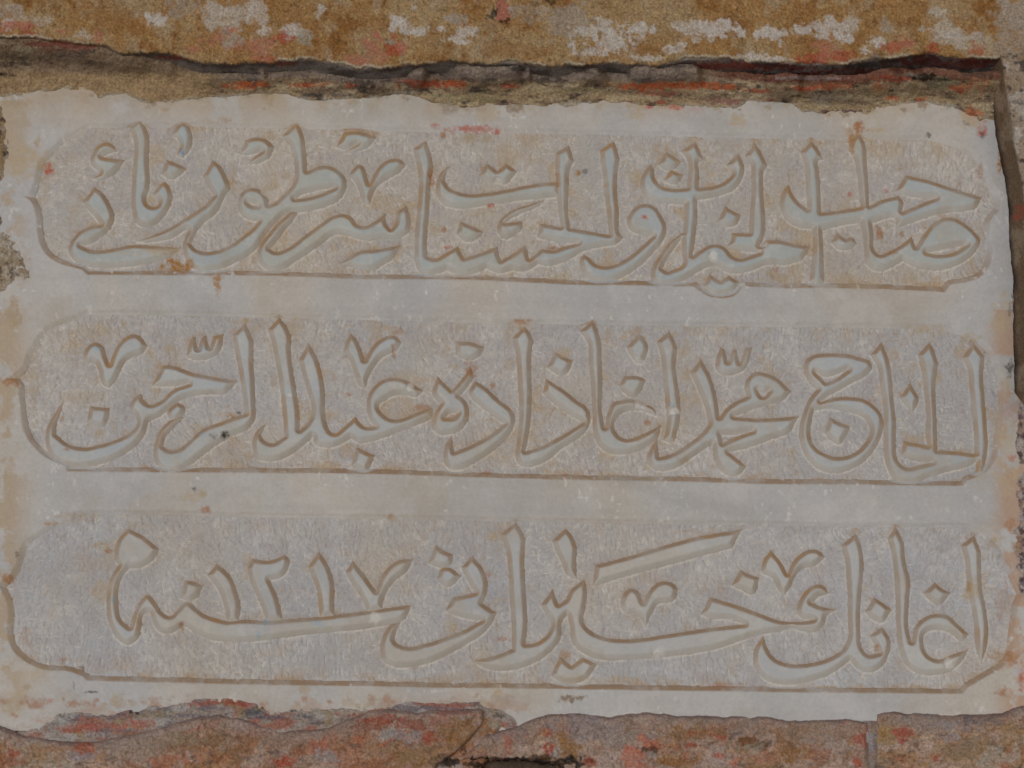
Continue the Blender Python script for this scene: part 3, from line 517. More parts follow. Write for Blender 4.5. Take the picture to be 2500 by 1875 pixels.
# --- the sunk fields with their letters
panels = {}
for k, (w, sd) in field_sd.items():
    keep = sd > 2
    x, y = GX[w], GY[w]
    d_out = edge[w]
    up = np.clip(-ey[w] / en[w], 0, 1)
    fade = np.clip(d_out / 6, 0, 1)
    h = rise[w] * smooth(0, 14, border_sd[w]) - 3.6 * tool[w] + 2.0 * rough_ground[w] * fade
    c = marble_colour(w, FIELD_C[k])
    patch = smooth(0.35, 0.65, fbm(x, y, 60, 44 + k, 4))
    c = mix(c, (0.70, 0.665, 0.62), np.clip(1.25 * bruise_glint[w] * (0.40 + 1.0 * patch) + 0.40 * patch * smooth(0.42, 0.6, fbm(x, y, 9, 159, 3)), 0, 0.9))
    c = mix(c, (0.95, 0.93, 0.90), 0.9 * (bruise_glint[w] > 2))  # glints put in as near-white colour
    c = mix(c, (0.47, 0.44, 0.44), 0.6 * smooth(0.48, 0.70, fbm(x, y, 46, 58 + k, 5, 0.65)))
    c = mix(c, (0.46, 0.41, 0.37), 0.35 * smooth(0.55, 0.85, fbm(x, y, 16, 48, 3)))
    tanf = {1: 0.85, 2: 0.75, 3: 0.45}[k]
    c = mix(c, (0.51, 0.395, 0.265), tanf * smooth(0.54, 0.72, fbm(x, y, 62, 52 + k, 6, 0.72)) * (0.45 + 0.55 * np.exp(-np.abs(d_out) / 25)))
    c = mix(c, (0.46, 0.27, 0.12), 0.8 * tanf * smooth(0.68, 0.78, fbm(x, y, 30, 152 + k, 5, 0.72)) * (0.3 + 0.7 * np.exp(-np.abs(d_out) / 14)))
    c = mix(c, (0.48, 0.34, 0.21), 0.9 * np.exp(-np.maximum(border_sd[w] - 14, 0) / 14) * up * smooth(0.46, 0.64, fbm(x, y * 1.6, 60, 156, 5, 0.7)))
    c = mix(c, DUST, 0.55 * up * np.exp(-np.maximum(d_out, 0) / 4.0) * (0.3 + fbm(x, y, 30, 54, 3)))
    c = mix(c, (0.74, 0.70, 0.63), 0.75 * np.clip(0.25 + ey[w] / en[w], 0, 1) * np.exp(-((d_out - 2.5) / 2.2) ** 2) * smooth(.3, .55, fbm(x, y, 28, 57, 3)))   # pale foot line under the strokes
    c = add_stains(c, w)
    panels[k] = sheet('sunk_field', keep, lift(x, y, h), c, M_TOOLED, plaque)

CHIPS = [(1603,1598,17,4),(1741,627,13,4),(1643,1005,12,6),(1866,597,10,4),(2314,1620,14,4),(914,1510,16,2),(1562,992,14,4),(1608,994,10,3),(2087,555,8,2),(1215,441,8,3),(648,470,12,3),(1000,946,10,3),(1336,905,8,2),(1560,890,14,3),(1120,1600,9,2),(705,968,6,3),(1460,1455,10,3)]
for row, kind, w, sd in pieces:
    keep = sd > -3.2
    x, y = GX[w], GY[w]
    t = sd / SLOPE
    gy_, gx_ = np.gradient(sd, S)
    gn = np.maximum(np.hypot(gx_, gy_), 1e-6)
    chip_m = np.zeros(x.shape)
    h = np.where(sd > 0, (RELIEF - 0.25 * rise[w]) * profile(t), 1.6 * sd) + rise[w]
    for (qx, qy, qr, qd) in CHIPS:
        m = smooth(1.2, 0.6, np.hypot(x - qx, y - qy) / qr + 0.9 * (fbm(x, y, 9, 79, 3) - 0.5)) * (sd > -1)
        h = h - qd * m * (0.5 + fbm(x, y, 7, 80, 2))
        chip_m = np.maximum(chip_m, m)
    h = h + np.clip(t, 0, 1) * (1.6 * (fbm(x, y, 40, 71, 3) - 0.5) + 0.6 * (fbm(x, y, 9, 72, 2) - 0.5))
    c = marble_colour(w, LETTER_C[row])
    slope_m = smooth(1.0, 0.72, t)
    up = np.clip(gy_ / gn, 0, 1); down = np.clip(-gy_ / gn, 0, 1)
    dusty = np.clip(0.62 + 0.6 * up - 0.62 * down, 0, 1)
    c = mix(c, (0.555, 0.535, 0.495), 0.8 * slope_m)
    c = mix(c, DUST, slope_m * dusty * np.clip(0.25 + 1.4 * fbm(x, y, 46, 35, 4, 0.65), 0, 1.0))
    c = mix(c, (0.45, 0.28, 0.14), 0.75 * slope_m * dusty * smooth(0.56, 0.72, fbm(x, y, 60, 75, 4, 0.65)))
    c = mix(c, (0.60, 0.575, 0.54), 0.5 * smooth(0.58, 0.74, fbm(x, y, 22, 76, 4, 0.65)) * smooth(0.6, 1.0, t))
    c = mix(c, (0.47, 0.40, 0.32), 0.35 * smooth(0.55, 0.72, fbm(x, y, 70, 77, 4)))
    c = add_stains(c, w)
    c = mix(c, (0.68, 0.66, 0.62), 0.75 * chip_m)
    sheet(kind, keep, lift(x, y, h), c, M_LETTER, panels[row])
# ================= the masonry round the plaque =================
def grid(x0, y0, x1, y1, s=2.6):
    return np.meshgrid(np.arange(x0, x1, s), np.arange(y0, y1, s))

def paint(c, x, y, items, seed, grain=0.45):
    for n, (sx, sy, rx, ry, colour, st) in enumerate(items):
        if st <= 0: continue
        q = spot_window(x, y, sx, sy, rx, ry)
        if x[q].size == 0: continue
        m = blob(x[q], y[q], sx, sy, rx, ry, seed + n, 1.0)
        m = m * (0.5 + 0.5 * smooth(0.30, 0.48, fbm(x[q] * 0.6, y[q], 12, seed + n + 50, 4, 0.7)))
        c[q] = mix(c[q], colour, st * m * np.clip(1 - grain + 2 * grain * fbm(x[q], y[q], 9, seed + 400, 3), 0, 1))
    return c

OC1 = np.array([0.43, 0.245, 0.100]); OC2 = np.array([0.33, 0.160, 0.052]); OC3 = np.array([0.47, 0.33, 0.18])
LIME = (0.62, 0.57, 0.50); LIMEW = (0.68, 0.63, 0.58); GREYL = (0.45, 0.40, 0.34); PINK = (0.52, 0.21, 0.14); REDP = (0.46, 0.10, 0.055)
BLACK = (0.025, 0.02, 0.018)

# --- lintel: its face stands well proud of the plaque; below its broken lower edge the underside runs back
x, y = grid(-420, -260, 2960, 232)
LIP = ([-60, 0, 60, 120, 255, 300, 376, 434, 492, 560, 620, 759, 866, 930, 990, 1103, 1180, 1260, 1356, 1486, 1610, 1674, 1746, 1880, 1947, 2060, 2187, 2265, 2346, 2439, 2560],
                     [80, 84, 86, 92, 106, 126, 122, 131, 150, 151, 149, 141, 162, 163, 158, 143, 152, 148, 158, 149, 156, 140, 139, 148, 151, 153, 137, 127, 139, 136, 130])
eline = np.interp(x, *LIP)
esoft = eline + 3
eline = eline + 19 * (fbm(x, y * 0, 30, 101, 5, 0.78) - 0.5) + 3
below = y - eline
FACE = 120.0
relief = 16 * (fbm(x, y, 150, 103, 4) - 0.5) + 9 * (fbm(x, y, 26, 105, 4, 0.65) - 0.5) + 3.5 * (fbm(x, y, 8, 106, 2) - 0.5)
h = FACE + relief - 6 * np.exp(-np.maximum(-below, 0) / 7.0)
under = FACE - 4 - np.maximum(y - esoft, -4) * 2.35 + 9 * (fbm(x, y * 2.2, 44, 108, 4) - 0.5) + 6 * (fbm(x, y * 2, 12, 109, 3) - 0.5)
h = np.where(below < 0, h, np.minimum(h - 5, under))
c = np.ones(x.shape + (3,)) * OC1
c = mix(c, OC2, 1.1 * smooth(0.42, 0.72, fbm(x, y, 60, 111, 5, 0.65)))
c = mix(c, OC3, 0.9 * smooth(0.50, 0.72, fbm(x, y, 110, 113, 4)))
c = mix(c, (0.52, 0.36, 0.17), 0.6 * smooth(0.55, 0.75, fbm(x, y, 14, 114, 3)))
c = mix(c, (0.16, 0.085, 0.035), 0.6 * smooth(0.58, 0.76, fbm(x, y, 9, 115, 4, 0.7)))
c = mix(c, (0.50, 0.40, 0.27), 0.5 * smooth(0.56, 0.72, fbm(x, y * 0.6, 40, 116, 5, 0.7)))
c = c * (0.80 + 0.40 * vnoise(x / 3.2, y / 3.2, 117))[..., None]
c = paint(c, x, y, [
 (30,35,26,30,LIME,.5),(95,50,30,12,LIME,.5),(20,62,22,12,LIMEW,.7),(380,48,22,20,LIMEW,.9),(330,28,10,14,LIME,.5),(440,20,40,22,GREYL,.6),(545,40,70,48,LIME,.75),(625,30,26,46,LIMEW,.6),(560,95,34,22,GREYL,.7),
 (715,80,36,18,LIMEW,.75),(745,92,24,14,(.40,.36,.28),.8),(645,80,14,14,LIMEW,.7),(783,22,12,18,LIME,.8),(975,52,24,18,LIMEW,.9),(1000,75,40,12,(.60,.57,.53),.9),(960,90,10,10,RED,.5),(1020,78,16,8,LIMEW,.9),
 (1110,45,24,16,GREYL,.8),(1140,75,22,16,LIMEW,.75),(1120,100,28,14,LIMEW,.9),(1075,70,10,8,LIMEW,.8),(1010,20,12,6,LIME,.7),(1290,30,60,22,GREYL,.5),(1400,60,48,40,GREYL,.7),(1430,75,34,14,LIMEW,.7),(1480,60,24,16,LIMEW,.8),(1395,112,12,14,LIMEW,.9),
 (1500,100,48,24,LIMEW,.85),(1450,125,44,12,LIMEW,.7),(1560,70,34,16,LIMEW,.85),(1560,95,24,9,LIME,.6),(1580,142,36,8,LIMEW,.7),(1655,58,18,10,LIMEW,.7),(1730,66,70,20,LIMEW,.9),(1700,95,10,14,LIMEW,.7),(1650,118,28,12,LIMEW,.8),(1735,95,10,8,LIMEW,.7),
 (1810,82,9,9,LIMEW,.9),(1880,80,50,16,LIMEW,.9),(1955,72,20,14,LIMEW,.8),(1840,138,40,12,LIMEW,.8),(1905,102,6,10,LIMEW,.7),(2030,70,40,24,LIMEW,.8),(2060,90,26,18,LIMEW,.85),(2085,60,18,18,LIME,.7),(2140,100,24,12,LIMEW,.85),(2112,120,12,10,LIMEW,.9),
 (1885,145,30,8,LIMEW,.8),(2330,95,70,26,LIME,.7),(2310,70,24,30,LIME,.6),(2400,110,50,18,(.52,.42,.30),.7),(2470,70,50,120,(.44,.345,.26),.95),(2500,20,70,60,(.48,.42,.36),.6),(2290,30,20,14,LIME,.6),(2160,60,20,24,GREYL,.6),(2350,20,40,20,OC3,.6),
 (45,62,38,10,PINK,.85),(70,80,24,14,REDP,.8),(10,70,12,10,PINK,.7),(150,76,14,6,PINK,.7),(240,92,16,14,PINK,.85),(200,85,24,10,LIME,.5),(565,72,18,8,PINK,.8),(525,95,30,16,PINK,.6),(600,110,40,14,PINK,.5),(480,120,22,10,PINK,.8),(640,120,30,24,PINK,.7),(655,145,34,8,REDP,.5),
 (695,93,20,14,REDP,.9),(670,95,12,8,REDP,.7),(910,112,22,26,PINK,.95),(900,145,50,14,PINK,.6),(868,150,22,10,PINK,.8),(890,130,24,20,(.36,.26,.15),.7),(960,118,22,20,REDP,.8),(980,115,12,14,PINK,.8),(955,102,12,8,GREYL,.8),
 (1222,14,18,16,BLACK,.85),(1205,38,16,16,BLACK,.8),(1228,40,18,16,BLACK,.8),(1230,28,15,22,PINK,1),(1222,8,10,12,PINK,.9),(1345,5,14,10,BLACK,.7),(1310,10,14,5,BLACK,.6),(1280,25,6,6,BLACK,.4),(1248,20,8,12,GREYL,.8),
 (1985,148,38,20,REDP,.85),(2020,130,40,24,PINK,.7),(2065,138,26,14,REDP,.7),(2000,108,20,10,PINK,.6),(2190,112,36,16,REDP,.7),(2215,108,18,10,PINK,.8),(2280,120,16,14,REDP,.7),(2390,122,20,16,REDP,.65),(2140,140,20,10,(.16,.16,.17),.8),(2200,88,16,8,PINK,.5),
 (2138,55,6,10,BLACK,.6),(340,70,30,16,OC2,.7),(280,45,60,40,OC2,.5),(1230,120,60,20,OC2,.5),(1330,125,40,14,OC2,.6),(1570,115,40,20,OC2,.6),
], 600)
# the freshly broken lip, pale
lip = np.exp(-((below + 3) / 3.2) ** 2) * smooth(0.35, 0.55, fbm(x, y * 0.3, 90, 131, 3))
c = mix(c, (0.66, 0.60, 0.47), 0.85 * lip)
# underside: grey mortar skin with red limewash, shade of the overhang in its colour
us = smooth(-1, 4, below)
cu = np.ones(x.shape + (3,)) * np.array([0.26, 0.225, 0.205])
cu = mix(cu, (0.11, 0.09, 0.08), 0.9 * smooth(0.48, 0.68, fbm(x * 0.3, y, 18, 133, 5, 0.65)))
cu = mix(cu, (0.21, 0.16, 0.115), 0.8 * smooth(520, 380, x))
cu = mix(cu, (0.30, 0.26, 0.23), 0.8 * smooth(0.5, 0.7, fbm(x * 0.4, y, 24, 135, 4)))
cu = mix(cu, (0.06, 0.04, 0.035), 0.9 * smooth(250, 420, x) * smooth(17, 3, below + 16 * (fbm(x, y * 0.6, 60, 137, 4) - 0.5)) * smooth(0.40, 0.58, fbm(x, y * 0, 180, 138, 3)))  # near-black shade painted in just under the lip
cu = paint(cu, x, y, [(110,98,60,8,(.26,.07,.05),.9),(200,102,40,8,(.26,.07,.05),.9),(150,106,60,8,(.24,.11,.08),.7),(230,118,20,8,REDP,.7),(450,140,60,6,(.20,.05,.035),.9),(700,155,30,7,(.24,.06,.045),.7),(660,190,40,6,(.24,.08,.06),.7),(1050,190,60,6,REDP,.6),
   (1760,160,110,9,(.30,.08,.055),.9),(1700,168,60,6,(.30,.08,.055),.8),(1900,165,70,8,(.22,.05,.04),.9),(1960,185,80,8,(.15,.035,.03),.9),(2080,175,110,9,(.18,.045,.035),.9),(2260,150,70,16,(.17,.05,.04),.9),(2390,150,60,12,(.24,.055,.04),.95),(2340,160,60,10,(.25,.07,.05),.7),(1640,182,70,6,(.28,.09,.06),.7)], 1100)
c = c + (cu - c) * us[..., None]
keep = below < 66
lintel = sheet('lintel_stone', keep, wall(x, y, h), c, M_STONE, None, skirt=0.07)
tag(lintel, 'rough ochre lintel stone with white lime patches and red flecks, overhanging the plaque', 'stone')

# --- mortar helper: a ragged skin of mortar between two height curves
def skin(x, y, top, bottom, thick, base, seed, rag=14):
    n1 = rag * (fbm(x, y * 0.4, 60, seed, 4, 0.65) - 0.5); n2 = 1.6 * rag * (fbm(x, y * 0.5, 70, seed + 3, 4, 0.68) - 0.5)
    d = np.minimum(y - (top + n1), (bottom + n2) - y)
    hh = base + thick * np.clip(d / 34.0, 0, 1) + np.where(d < 0, 1.0 * d, 0)
    return d, hh

# --- mortar bed between plaque and lintel
x, y = grid(-300, 66, 2500, 300)
top = np.interp(x, *LIP) + np.interp(x, [-60, 400, 470, 560, 700, 1600, 1750, 2500], [6, 6, 10, 12, 10, 12, 30, 40]) + 16 * (fbm(x, y * 0, 120, 150, 4, 0.65) - 0.5)
bot = np.interp(x, *MORTAR_FOOT)
d, h = skin(x, y, top, bot, 14, 11, 151, 15)
gap = smooth(0.50, 0.60, fbm(x, y * 0.4, 150, 154, 4)) * smooth(300, 460, x)
h = h + (90 - 46 * gap) * smooth(72, -2, y - top) + 10 * (fbm(x * 0.35, y, 20, 178, 4) - 0.5) * smooth(80, 20, y - top) + 5 * (fbm(x * 0.4, y, 16, 153, 4) - 0.5) * 2 + 5 * (fbm(x, y, 9, 155, 2) - 0.5)
c = np.ones(x.shape + (3,)) * np.array([0.42, 0.315, 0.195])
c = mix(c, (0.25, 0.178, 0.12), smooth(0.47, 0.62, fbm(x * 0.35, y, 18, 157, 5, 0.65)))
c = mix(c, (0.54, 0.435, 0.29), 0.9 * smooth(0.50, 0.66, fbm(x * 0.3, y, 15, 159, 5, 0.65)))
c = mix(c, (0.08, 0.07, 0.065), 0.9 * smooth(0.60, 0.72, fbm(x * 0.4, y, 13, 161, 4)))
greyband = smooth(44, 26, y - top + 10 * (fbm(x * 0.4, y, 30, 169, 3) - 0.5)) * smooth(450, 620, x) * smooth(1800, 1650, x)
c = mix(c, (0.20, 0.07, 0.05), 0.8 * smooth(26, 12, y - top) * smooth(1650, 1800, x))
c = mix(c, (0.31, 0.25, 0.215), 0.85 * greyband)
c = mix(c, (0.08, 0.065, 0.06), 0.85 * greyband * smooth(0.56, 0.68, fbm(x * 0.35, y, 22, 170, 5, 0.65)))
sand = smooth(560, 480, x) * smooth(165, 185, y)
c = mix(c, (0.46, 0.325, 0.185), 0.92 * sand)
c = mix(c, (0.28, 0.20, 0.135), 0.9 * smooth(560, 480, x) * smooth(190, 164, y + 20 * (fbm(x, y, 60, 163, 3) - 0.5)))
c = mix(c, (0.28, 0.18, 0.10), 0.5 * sand * smooth(0.5, 0.7, fbm(x, y, 30, 165, 4)))
OR = (0.56, 0.15, 0.06)
c = mix(c, (0.13, 0.09, 0.075), 0.7 * smooth(540, 440, x) * smooth(180, 150, y) * smooth(0.50, 0.64, fbm(x * 0.3, y, 20, 172, 5, 0.68)))
c = mix(c, (0.42, 0.36, 0.25), 0.7 * smooth(540, 440, x) * smooth(180, 150, y) * smooth(0.58, 0.68, fbm(x * 0.3, y, 18, 175, 5, 0.68)))
c = c * (0.84 + 0.32 * vnoise(x / 3.2, y / 3.2, 177))[..., None]
c = paint(c, x, y, [(600,206,46,8,OR,.95),(580,214,30,5,OR,.6),(755,207,46,6,OR,.85),(855,208,14,6,OR,.8),(1060,205,70,10,(.42,.10,.05),.9),(1110,204,40,7,OR,.7),(1245,211,26,6,REDP,.8),(1000,198,30,6,(.42,.10,.05),.6),
   (1560,212,64,9,OR,.95),(1640,208,80,8,OR,.95),(1720,210,56,9,OR,1),(1780,213,24,9,OR,.8),(1600,228,60,6,(.45,.20,.13),.8),(1530,250,14,5,REDP,.8),(1610,250,14,5,REDP,.7),(1770,250,46,10,(.36,.19,.16),.8),(1850,222,30,6,REDP,.8),(1870,246,24,7,(.46,.16,.11),.7),
   (1960,216,40,6,REDP,.8),(2020,212,40,8,OR,.7),(2070,207,20,6,OR,.7),(1900,232,30,8,(.50,.37,.26),.7),(2030,243,60,14,(.33,.27,.20),.9),(2060,272,60,4,(.20,.12,.12),.9),(2185,192,60,8,(.36,.08,.05),.8),(2150,212,24,10,OR,.6),(2175,240,20,6,OR,.7),(2250,245,16,8,OR,.8),(2265,262,10,8,(.4,.12,.08),.8),
   (2345,212,24,14,OR,.75),(2390,205,24,20,(.5,.24,.13),.7),(2375,275,30,14,OR,.7),(2300,205,40,14,(.30,.27,.17),.8),(2260,188,44,9,BLACK,.95),(2300,195,18,5,BLACK,.7),(2400,180,40,14,(.12,.08,.06),.8),(2220,182,24,5,(.40,.36,.30),.6),(1980,190,80,5,(.40,.36,.36),.6),
   (110,108,70,8,(.24,.075,.055),.9),(200,112,40,7,(.27,.08,.055),.8),(150,120,60,6,(.30,.13,.09),.6),(880,205,30,10,BLACK,.6),(900,215,20,6,BLACK,.5),(830,230,36,6,(.16,.13,.13),.7),(30,158,40,7,BLACK,.6),(12,183,22,5,BLACK,.9),(1160,240,70,12,(.38,.32,.18),.7),(1100,238,50,10,(.42,.36,.22),.8),(980,226,30,6,(.5,.45,.36),.8),(1390,220,120,7,(.44,.37,.22),.8)], 1300)
c = mix(c, (0.50, 0.46, 0.39), 0.8 * smooth(9, -2, bot - y - 0 * d + 16 * (fbm(x, y, 14, 167, 4, 0.65) - 0.5)) * smooth(0.40, 0.55, fbm(x, y, 70, 168, 3)))
mortar_top = sheet('mortar_bed', d > -4, wall(x, y, h), c, M_MORTAR, None, skirt=0.06)
tag(mortar_top, 'crumbling grey and tan mortar bed streaked with orange red paint between plaque top and lintel', 'mortar')

# --- jamb stone at the right
x, y = grid(2395, 95, 2900, 960)
jl = np.interp(y, [95, 136, 180, 250, 300, 350, 400, 450, 500, 700, 960], [2434, 2441, 2452, 2462, 2470, 2477, 2486, 2496, 2502, 2514, 2520]) + 8 * (fbm(x * 0, y, 40, 171, 4) - 0.5)
d = x - jl
FACEJ = 126.0
h = FACEJ + 12 * (fbm(x, y, 80, 173, 4) - 0.5) + 10 * (fbm(x, y, 20, 174, 3) - 0.5)
h = h - 40 * smooth(138, 100, y)
h = np.where(d > 0, h - 8 * np.exp(-d / 5), np.maximum(FACEJ - 8 + d * 2.6 + 10 * (fbm(x, y, 22, 176, 3) - 0.5), -10))
c = np.ones(x.shape + (3,)) * np.array([0.42, 0.33, 0.25])
c = mix(c, (0.56, 0.48, 0.40), smooth(0.45, 0.65, fbm(x, y, 40, 177, 4)))
c = mix(c, (0.33, 0.21, 0.10), 0.8 * smooth(0.55, 0.7, fbm(x, y, 70, 179, 4)))
c = mix(c, (0.09, 0.07, 0.06), 0.9 * smooth(0.62, 0.72, fbm(x, y, 14, 181, 3)))
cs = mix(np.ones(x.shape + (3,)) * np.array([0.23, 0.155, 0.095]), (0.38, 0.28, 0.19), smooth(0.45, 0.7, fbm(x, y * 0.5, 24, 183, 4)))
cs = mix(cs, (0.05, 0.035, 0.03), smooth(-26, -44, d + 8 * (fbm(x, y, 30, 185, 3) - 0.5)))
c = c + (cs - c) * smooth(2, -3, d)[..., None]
c = paint(c, x, y, [(2490,520,20,16,RED,.6),(2485,330,10,18,LIMEW,.8),(2500,250,26,40,LIME,.5)], 1500)
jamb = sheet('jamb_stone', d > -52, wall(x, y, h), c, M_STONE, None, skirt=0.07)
tag(jamb, 'rough beige jamb stone standing proud along the upper right edge of the plaque', 'stone')

# --- stones under the plaque
def sill(name, x0, x1, left, right, top, label, seed, base, patches, face=28.0, hollow=None):
    x, y = grid(x0, 1690, x1, 2120)
    tl = np.interp(x, *top) + 9 * (fbm(x, y * 0, 34, seed, 4, 0.65) - 0.5)
    ll = np.interp(y, *left) + 8 * (fbm(x * 0, y, 30, seed + 1, 3) - 0.5); rl = np.interp(y, *right) + 8 * (fbm(x * 0, y, 30, seed + 2, 3) - 0.5)
    d = np.minimum(np.minimum(x - ll, rl - x), y - tl)
    rnd = np.sqrt(1 - (1 - np.clip(d / 16.0, 0, 1)) ** 2)
    h = 4 + (face - 4) * rnd + 44 * (fbm(x, y * 1.3, 110, seed + 3, 5, 0.6) - 0.5) * rnd + (10 * (fbm(x * 0.6, y, 24, seed + 5, 4, 0.65) - 0.5) + 5 * (fbm(x, y, 8, seed + 6, 2) - 0.5)) * (0.4 + rnd)
    h = np.where(d < 0, 4 + 2 * d, h)
    if hollow:
        hx, hy, hrx, hry = hollow
        hm = smooth(1.15, 0.75, np.sqrt(((x - hx) / hrx) ** 2 + ((y - hy) / hry) ** 2) + 0.5 * (fbm(x, y, 24, seed + 19, 4) - 0.5))
        h = h - 90 * hm
    wx = x + 26 * (fbm(x, y, 40, seed + 21, 3) - 0.5); wy = y + 20 * (fbm(x, y, 36, seed + 22, 3) - 0.5) + 0.25 * (x - x0)
    c = np.ones(x.shape + (3,)) * np.asarray(base)
    c = mix(c, (0.385, 0.240, 0.130), 0.75 * smooth(0.44, 0.62, fbm(wx * 0.6, wy, 54, seed + 7, 6, 0.7)))
    c = mix(c, (0.45, 0.37, 0.32), 0.8 * smooth(0.48, 0.64, fbm(wx * 0.6, wy, 46, seed + 8, 6, 0.7)))
    c = mix(c, (0.44, 0.385, 0.375), 0.6 * smooth(0.53, 0.66, fbm(wx * 0.6, wy, 34, seed + 9, 6, 0.7)))
    c = mix(c, (0.36, 0.17, 0.10), 0.65 * smooth(0.54, 0.66, fbm(wx * 0.6, wy, 40, seed + 10, 6, 0.7)))
    c = mix(c, (0.48, 0.19, 0.13), 0.7 * smooth(0.67, 0.75, fbm(wx * 0.6, wy, 40, seed + 11, 5, 0.65)))
    c = c * np.array([1.26, 1.15, 1.08]) * (0.68 + 0.64 * fbm(wx * 0.5, wy, 13, seed + 12, 5, 0.75))[..., None]
    c = c * (0.84 + 0.32 * vnoise(x / 3.2, y / 3.2, seed + 16))[..., None]
    c = mix(c, (0.17, 0.125, 0.10), 0.6 * smooth(0.62, 0.76, fbm(wx * 0.5, wy, 17, seed + 17, 4, 0.7)))
    c = mix(c, (0.43, 0.335, 0.295), 0.6 * smooth(60, 10, y - tl + 50 * (fbm(x, y, 30, seed + 24, 5, 0.7) - 0.5)))
    c = mix(c, (0.30, 0.21, 0.185), 0.8 * smooth(14, 2, y - tl + 18 * (fbm(x, y, 40, seed + 14, 4) - 0.5)) * smooth(0.3, 0.5, fbm(x, y, 90, seed + 18, 3)))
    c = paint(c, x, y, patches, seed * 7)
    o = sheet(name, d > -5, wall(x, y, h), c, M_STONE, None, skirt=0.07)
    return tag(o, label, 'stone', 'sill stones under the plaque')

LG = (0.46, 0.42, 0.40)
sill('sill_stone', -420, 1230, ([1690, 1960], [-440, -440]), ([1690, 1765, 1790, 1815, 1840, 1870, 1960], [1182, 1180, 1160, 1140, 1112, 1066, 1000]),
     ([-60, 0, 60, 130, 200, 250, 320, 400, 470, 530, 580, 640, 700, 760, 800, 860, 900, 960, 1020, 1100, 1170, 1230], [1758, 1770, 1796, 1806, 1812, 1806, 1792, 1772, 1752, 1744, 1752, 1768, 1780, 1782, 1776, 1752, 1736, 1730, 1736, 1732, 1730, 1740]),
     'long brown sill stone under the left half of the plaque, blotched with red paint', 211, (0.34, 0.235, 0.175),
     [(60,1850,70,40,(.50,.42,.34),.7),(150,1850,44,26,(.55,.49,.42),.7),(205,1828,24,16,(.48,.15,.08),.85),(30,1840,16,10,REDP,.7),(20,1860,30,16,(.42,.14,.07),.6),(110,1840,50,22,(.42,.24,.12),.6),(205,1845,40,10,(.38,.34,.38),.6),(330,1825,60,40,(.42,.33,.27),.7),(420,1855,60,14,(.55,.24,.15),.8),(470,1815,70,26,(.28,.15,.09),.7),(440,1805,50,16,(.40,.32,.22),.7),
      (560,1820,60,30,(.32,.20,.11),.6),(780,1820,30,16,(.55,.20,.13),.8),(800,1845,30,16,(.42,.37,.37),.8),(690,1865,24,14,(.55,.15,.10),.9),(935,1758,50,12,(.40,.10,.06),.8),(1010,1770,40,18,(.34,.11,.08),.7),(900,1775,40,10,(.34,.12,.08),.6),(1050,1805,24,14,(.44,.11,.07),.8),(950,1790,24,14,(.38,.38,.38),.7),(1000,1800,36,16,(.40,.37,.39),.6),(1120,1790,40,40,(.36,.20,.08),.7),(1080,1760,30,16,(.45,.20,.13),.6),(1120,1740,40,10,(.42,.18,.14),.7),(1090,1850,40,10,BLACK,.5),(1020,1850,60,24,(.36,.22,.10),.6)])
sill('sill_stone', 1050, 2150, ([1690, 1770, 1800, 1830, 1850, 1960], [1200, 1205, 1180, 1150, 1120, 1060]), ([1690, 1760, 1800, 1960], [2116, 2118, 2122, 2128]),
     ([1050, 1200, 1260, 1310, 1340, 1400, 1440, 1490, 1530, 1570, 1650, 1720, 1800, 1860, 1930, 2000, 2060, 2100, 2150], [1800, 1790, 1772, 1752, 1744, 1740, 1744, 1750, 1744, 1740, 1746, 1748, 1748, 1750, 1758, 1756, 1754, 1758, 1770]),
     'pinkish grey sill stone with a dark hollow at its lower left, below the plaque', 251, (0.36, 0.275, 0.225),
     [(1420,1780,80,30,(.37,.31,.31),.8),(1500,1800,60,26,(.40,.32,.28),.7),(1250,1800,30,24,(.40,.30,.28),.6),(1240,1820,12,30,(.58,.22,.16),.8),(1150,1840,40,16,(.45,.25,.17),.8),(1335,1788,14,9,(.48,.13,.07),.8),(1370,1800,22,14,(.40,.21,.08),.8),(1345,1830,14,12,REDP,.9),(1357,1835,10,16,(.52,.54,.56),.9),(1385,1830,26,20,(.40,.22,.08),.8),(1580,1815,22,20,(.60,.23,.15),.95),(1555,1850,36,26,(.62,.26,.18),.95),(1588,1832,18,10,BLACK,.7),(1590,1850,22,14,(.42,.38,.36),.8),
      (1700,1790,60,20,(.34,.19,.08),.7),(1760,1775,50,12,(.38,.22,.14),.6),(1690,1790,20,5,REDP,.6),(1690,1820,20,6,REDP,.7),(1760,1800,14,6,REDP,.6),(1840,1815,40,12,(.20,.10,.04),.8),(1830,1830,30,16,(.40,.36,.28),.7),(1755,1845,16,8,(.55,.20,.14),.8),(1640,1860,60,10,(.36,.18,.07),.8),(1870,1850,40,14,(.52,.26,.18),.7),(1960,1790,60,30,(.36,.24,.15),.7),(2000,1810,60,20,(.44,.36,.31),.6),(2100,1810,16,18,(.50,.15,.10),.75),(2095,1860,12,14,(.56,.17,.11),.9),(1930,1840,20,30,(.34,.17,.06),.7),
      (1290,1862,130,16,BLACK,.95),(1150,1866,60,10,BLACK,.6),(1330,1850,30,8,(.10,.06,.03),.8),(1440,1858,20,12,REDP,.6)], hollow=(1215, 1895, 165, 42))  # black patches paint the shade of the hollow
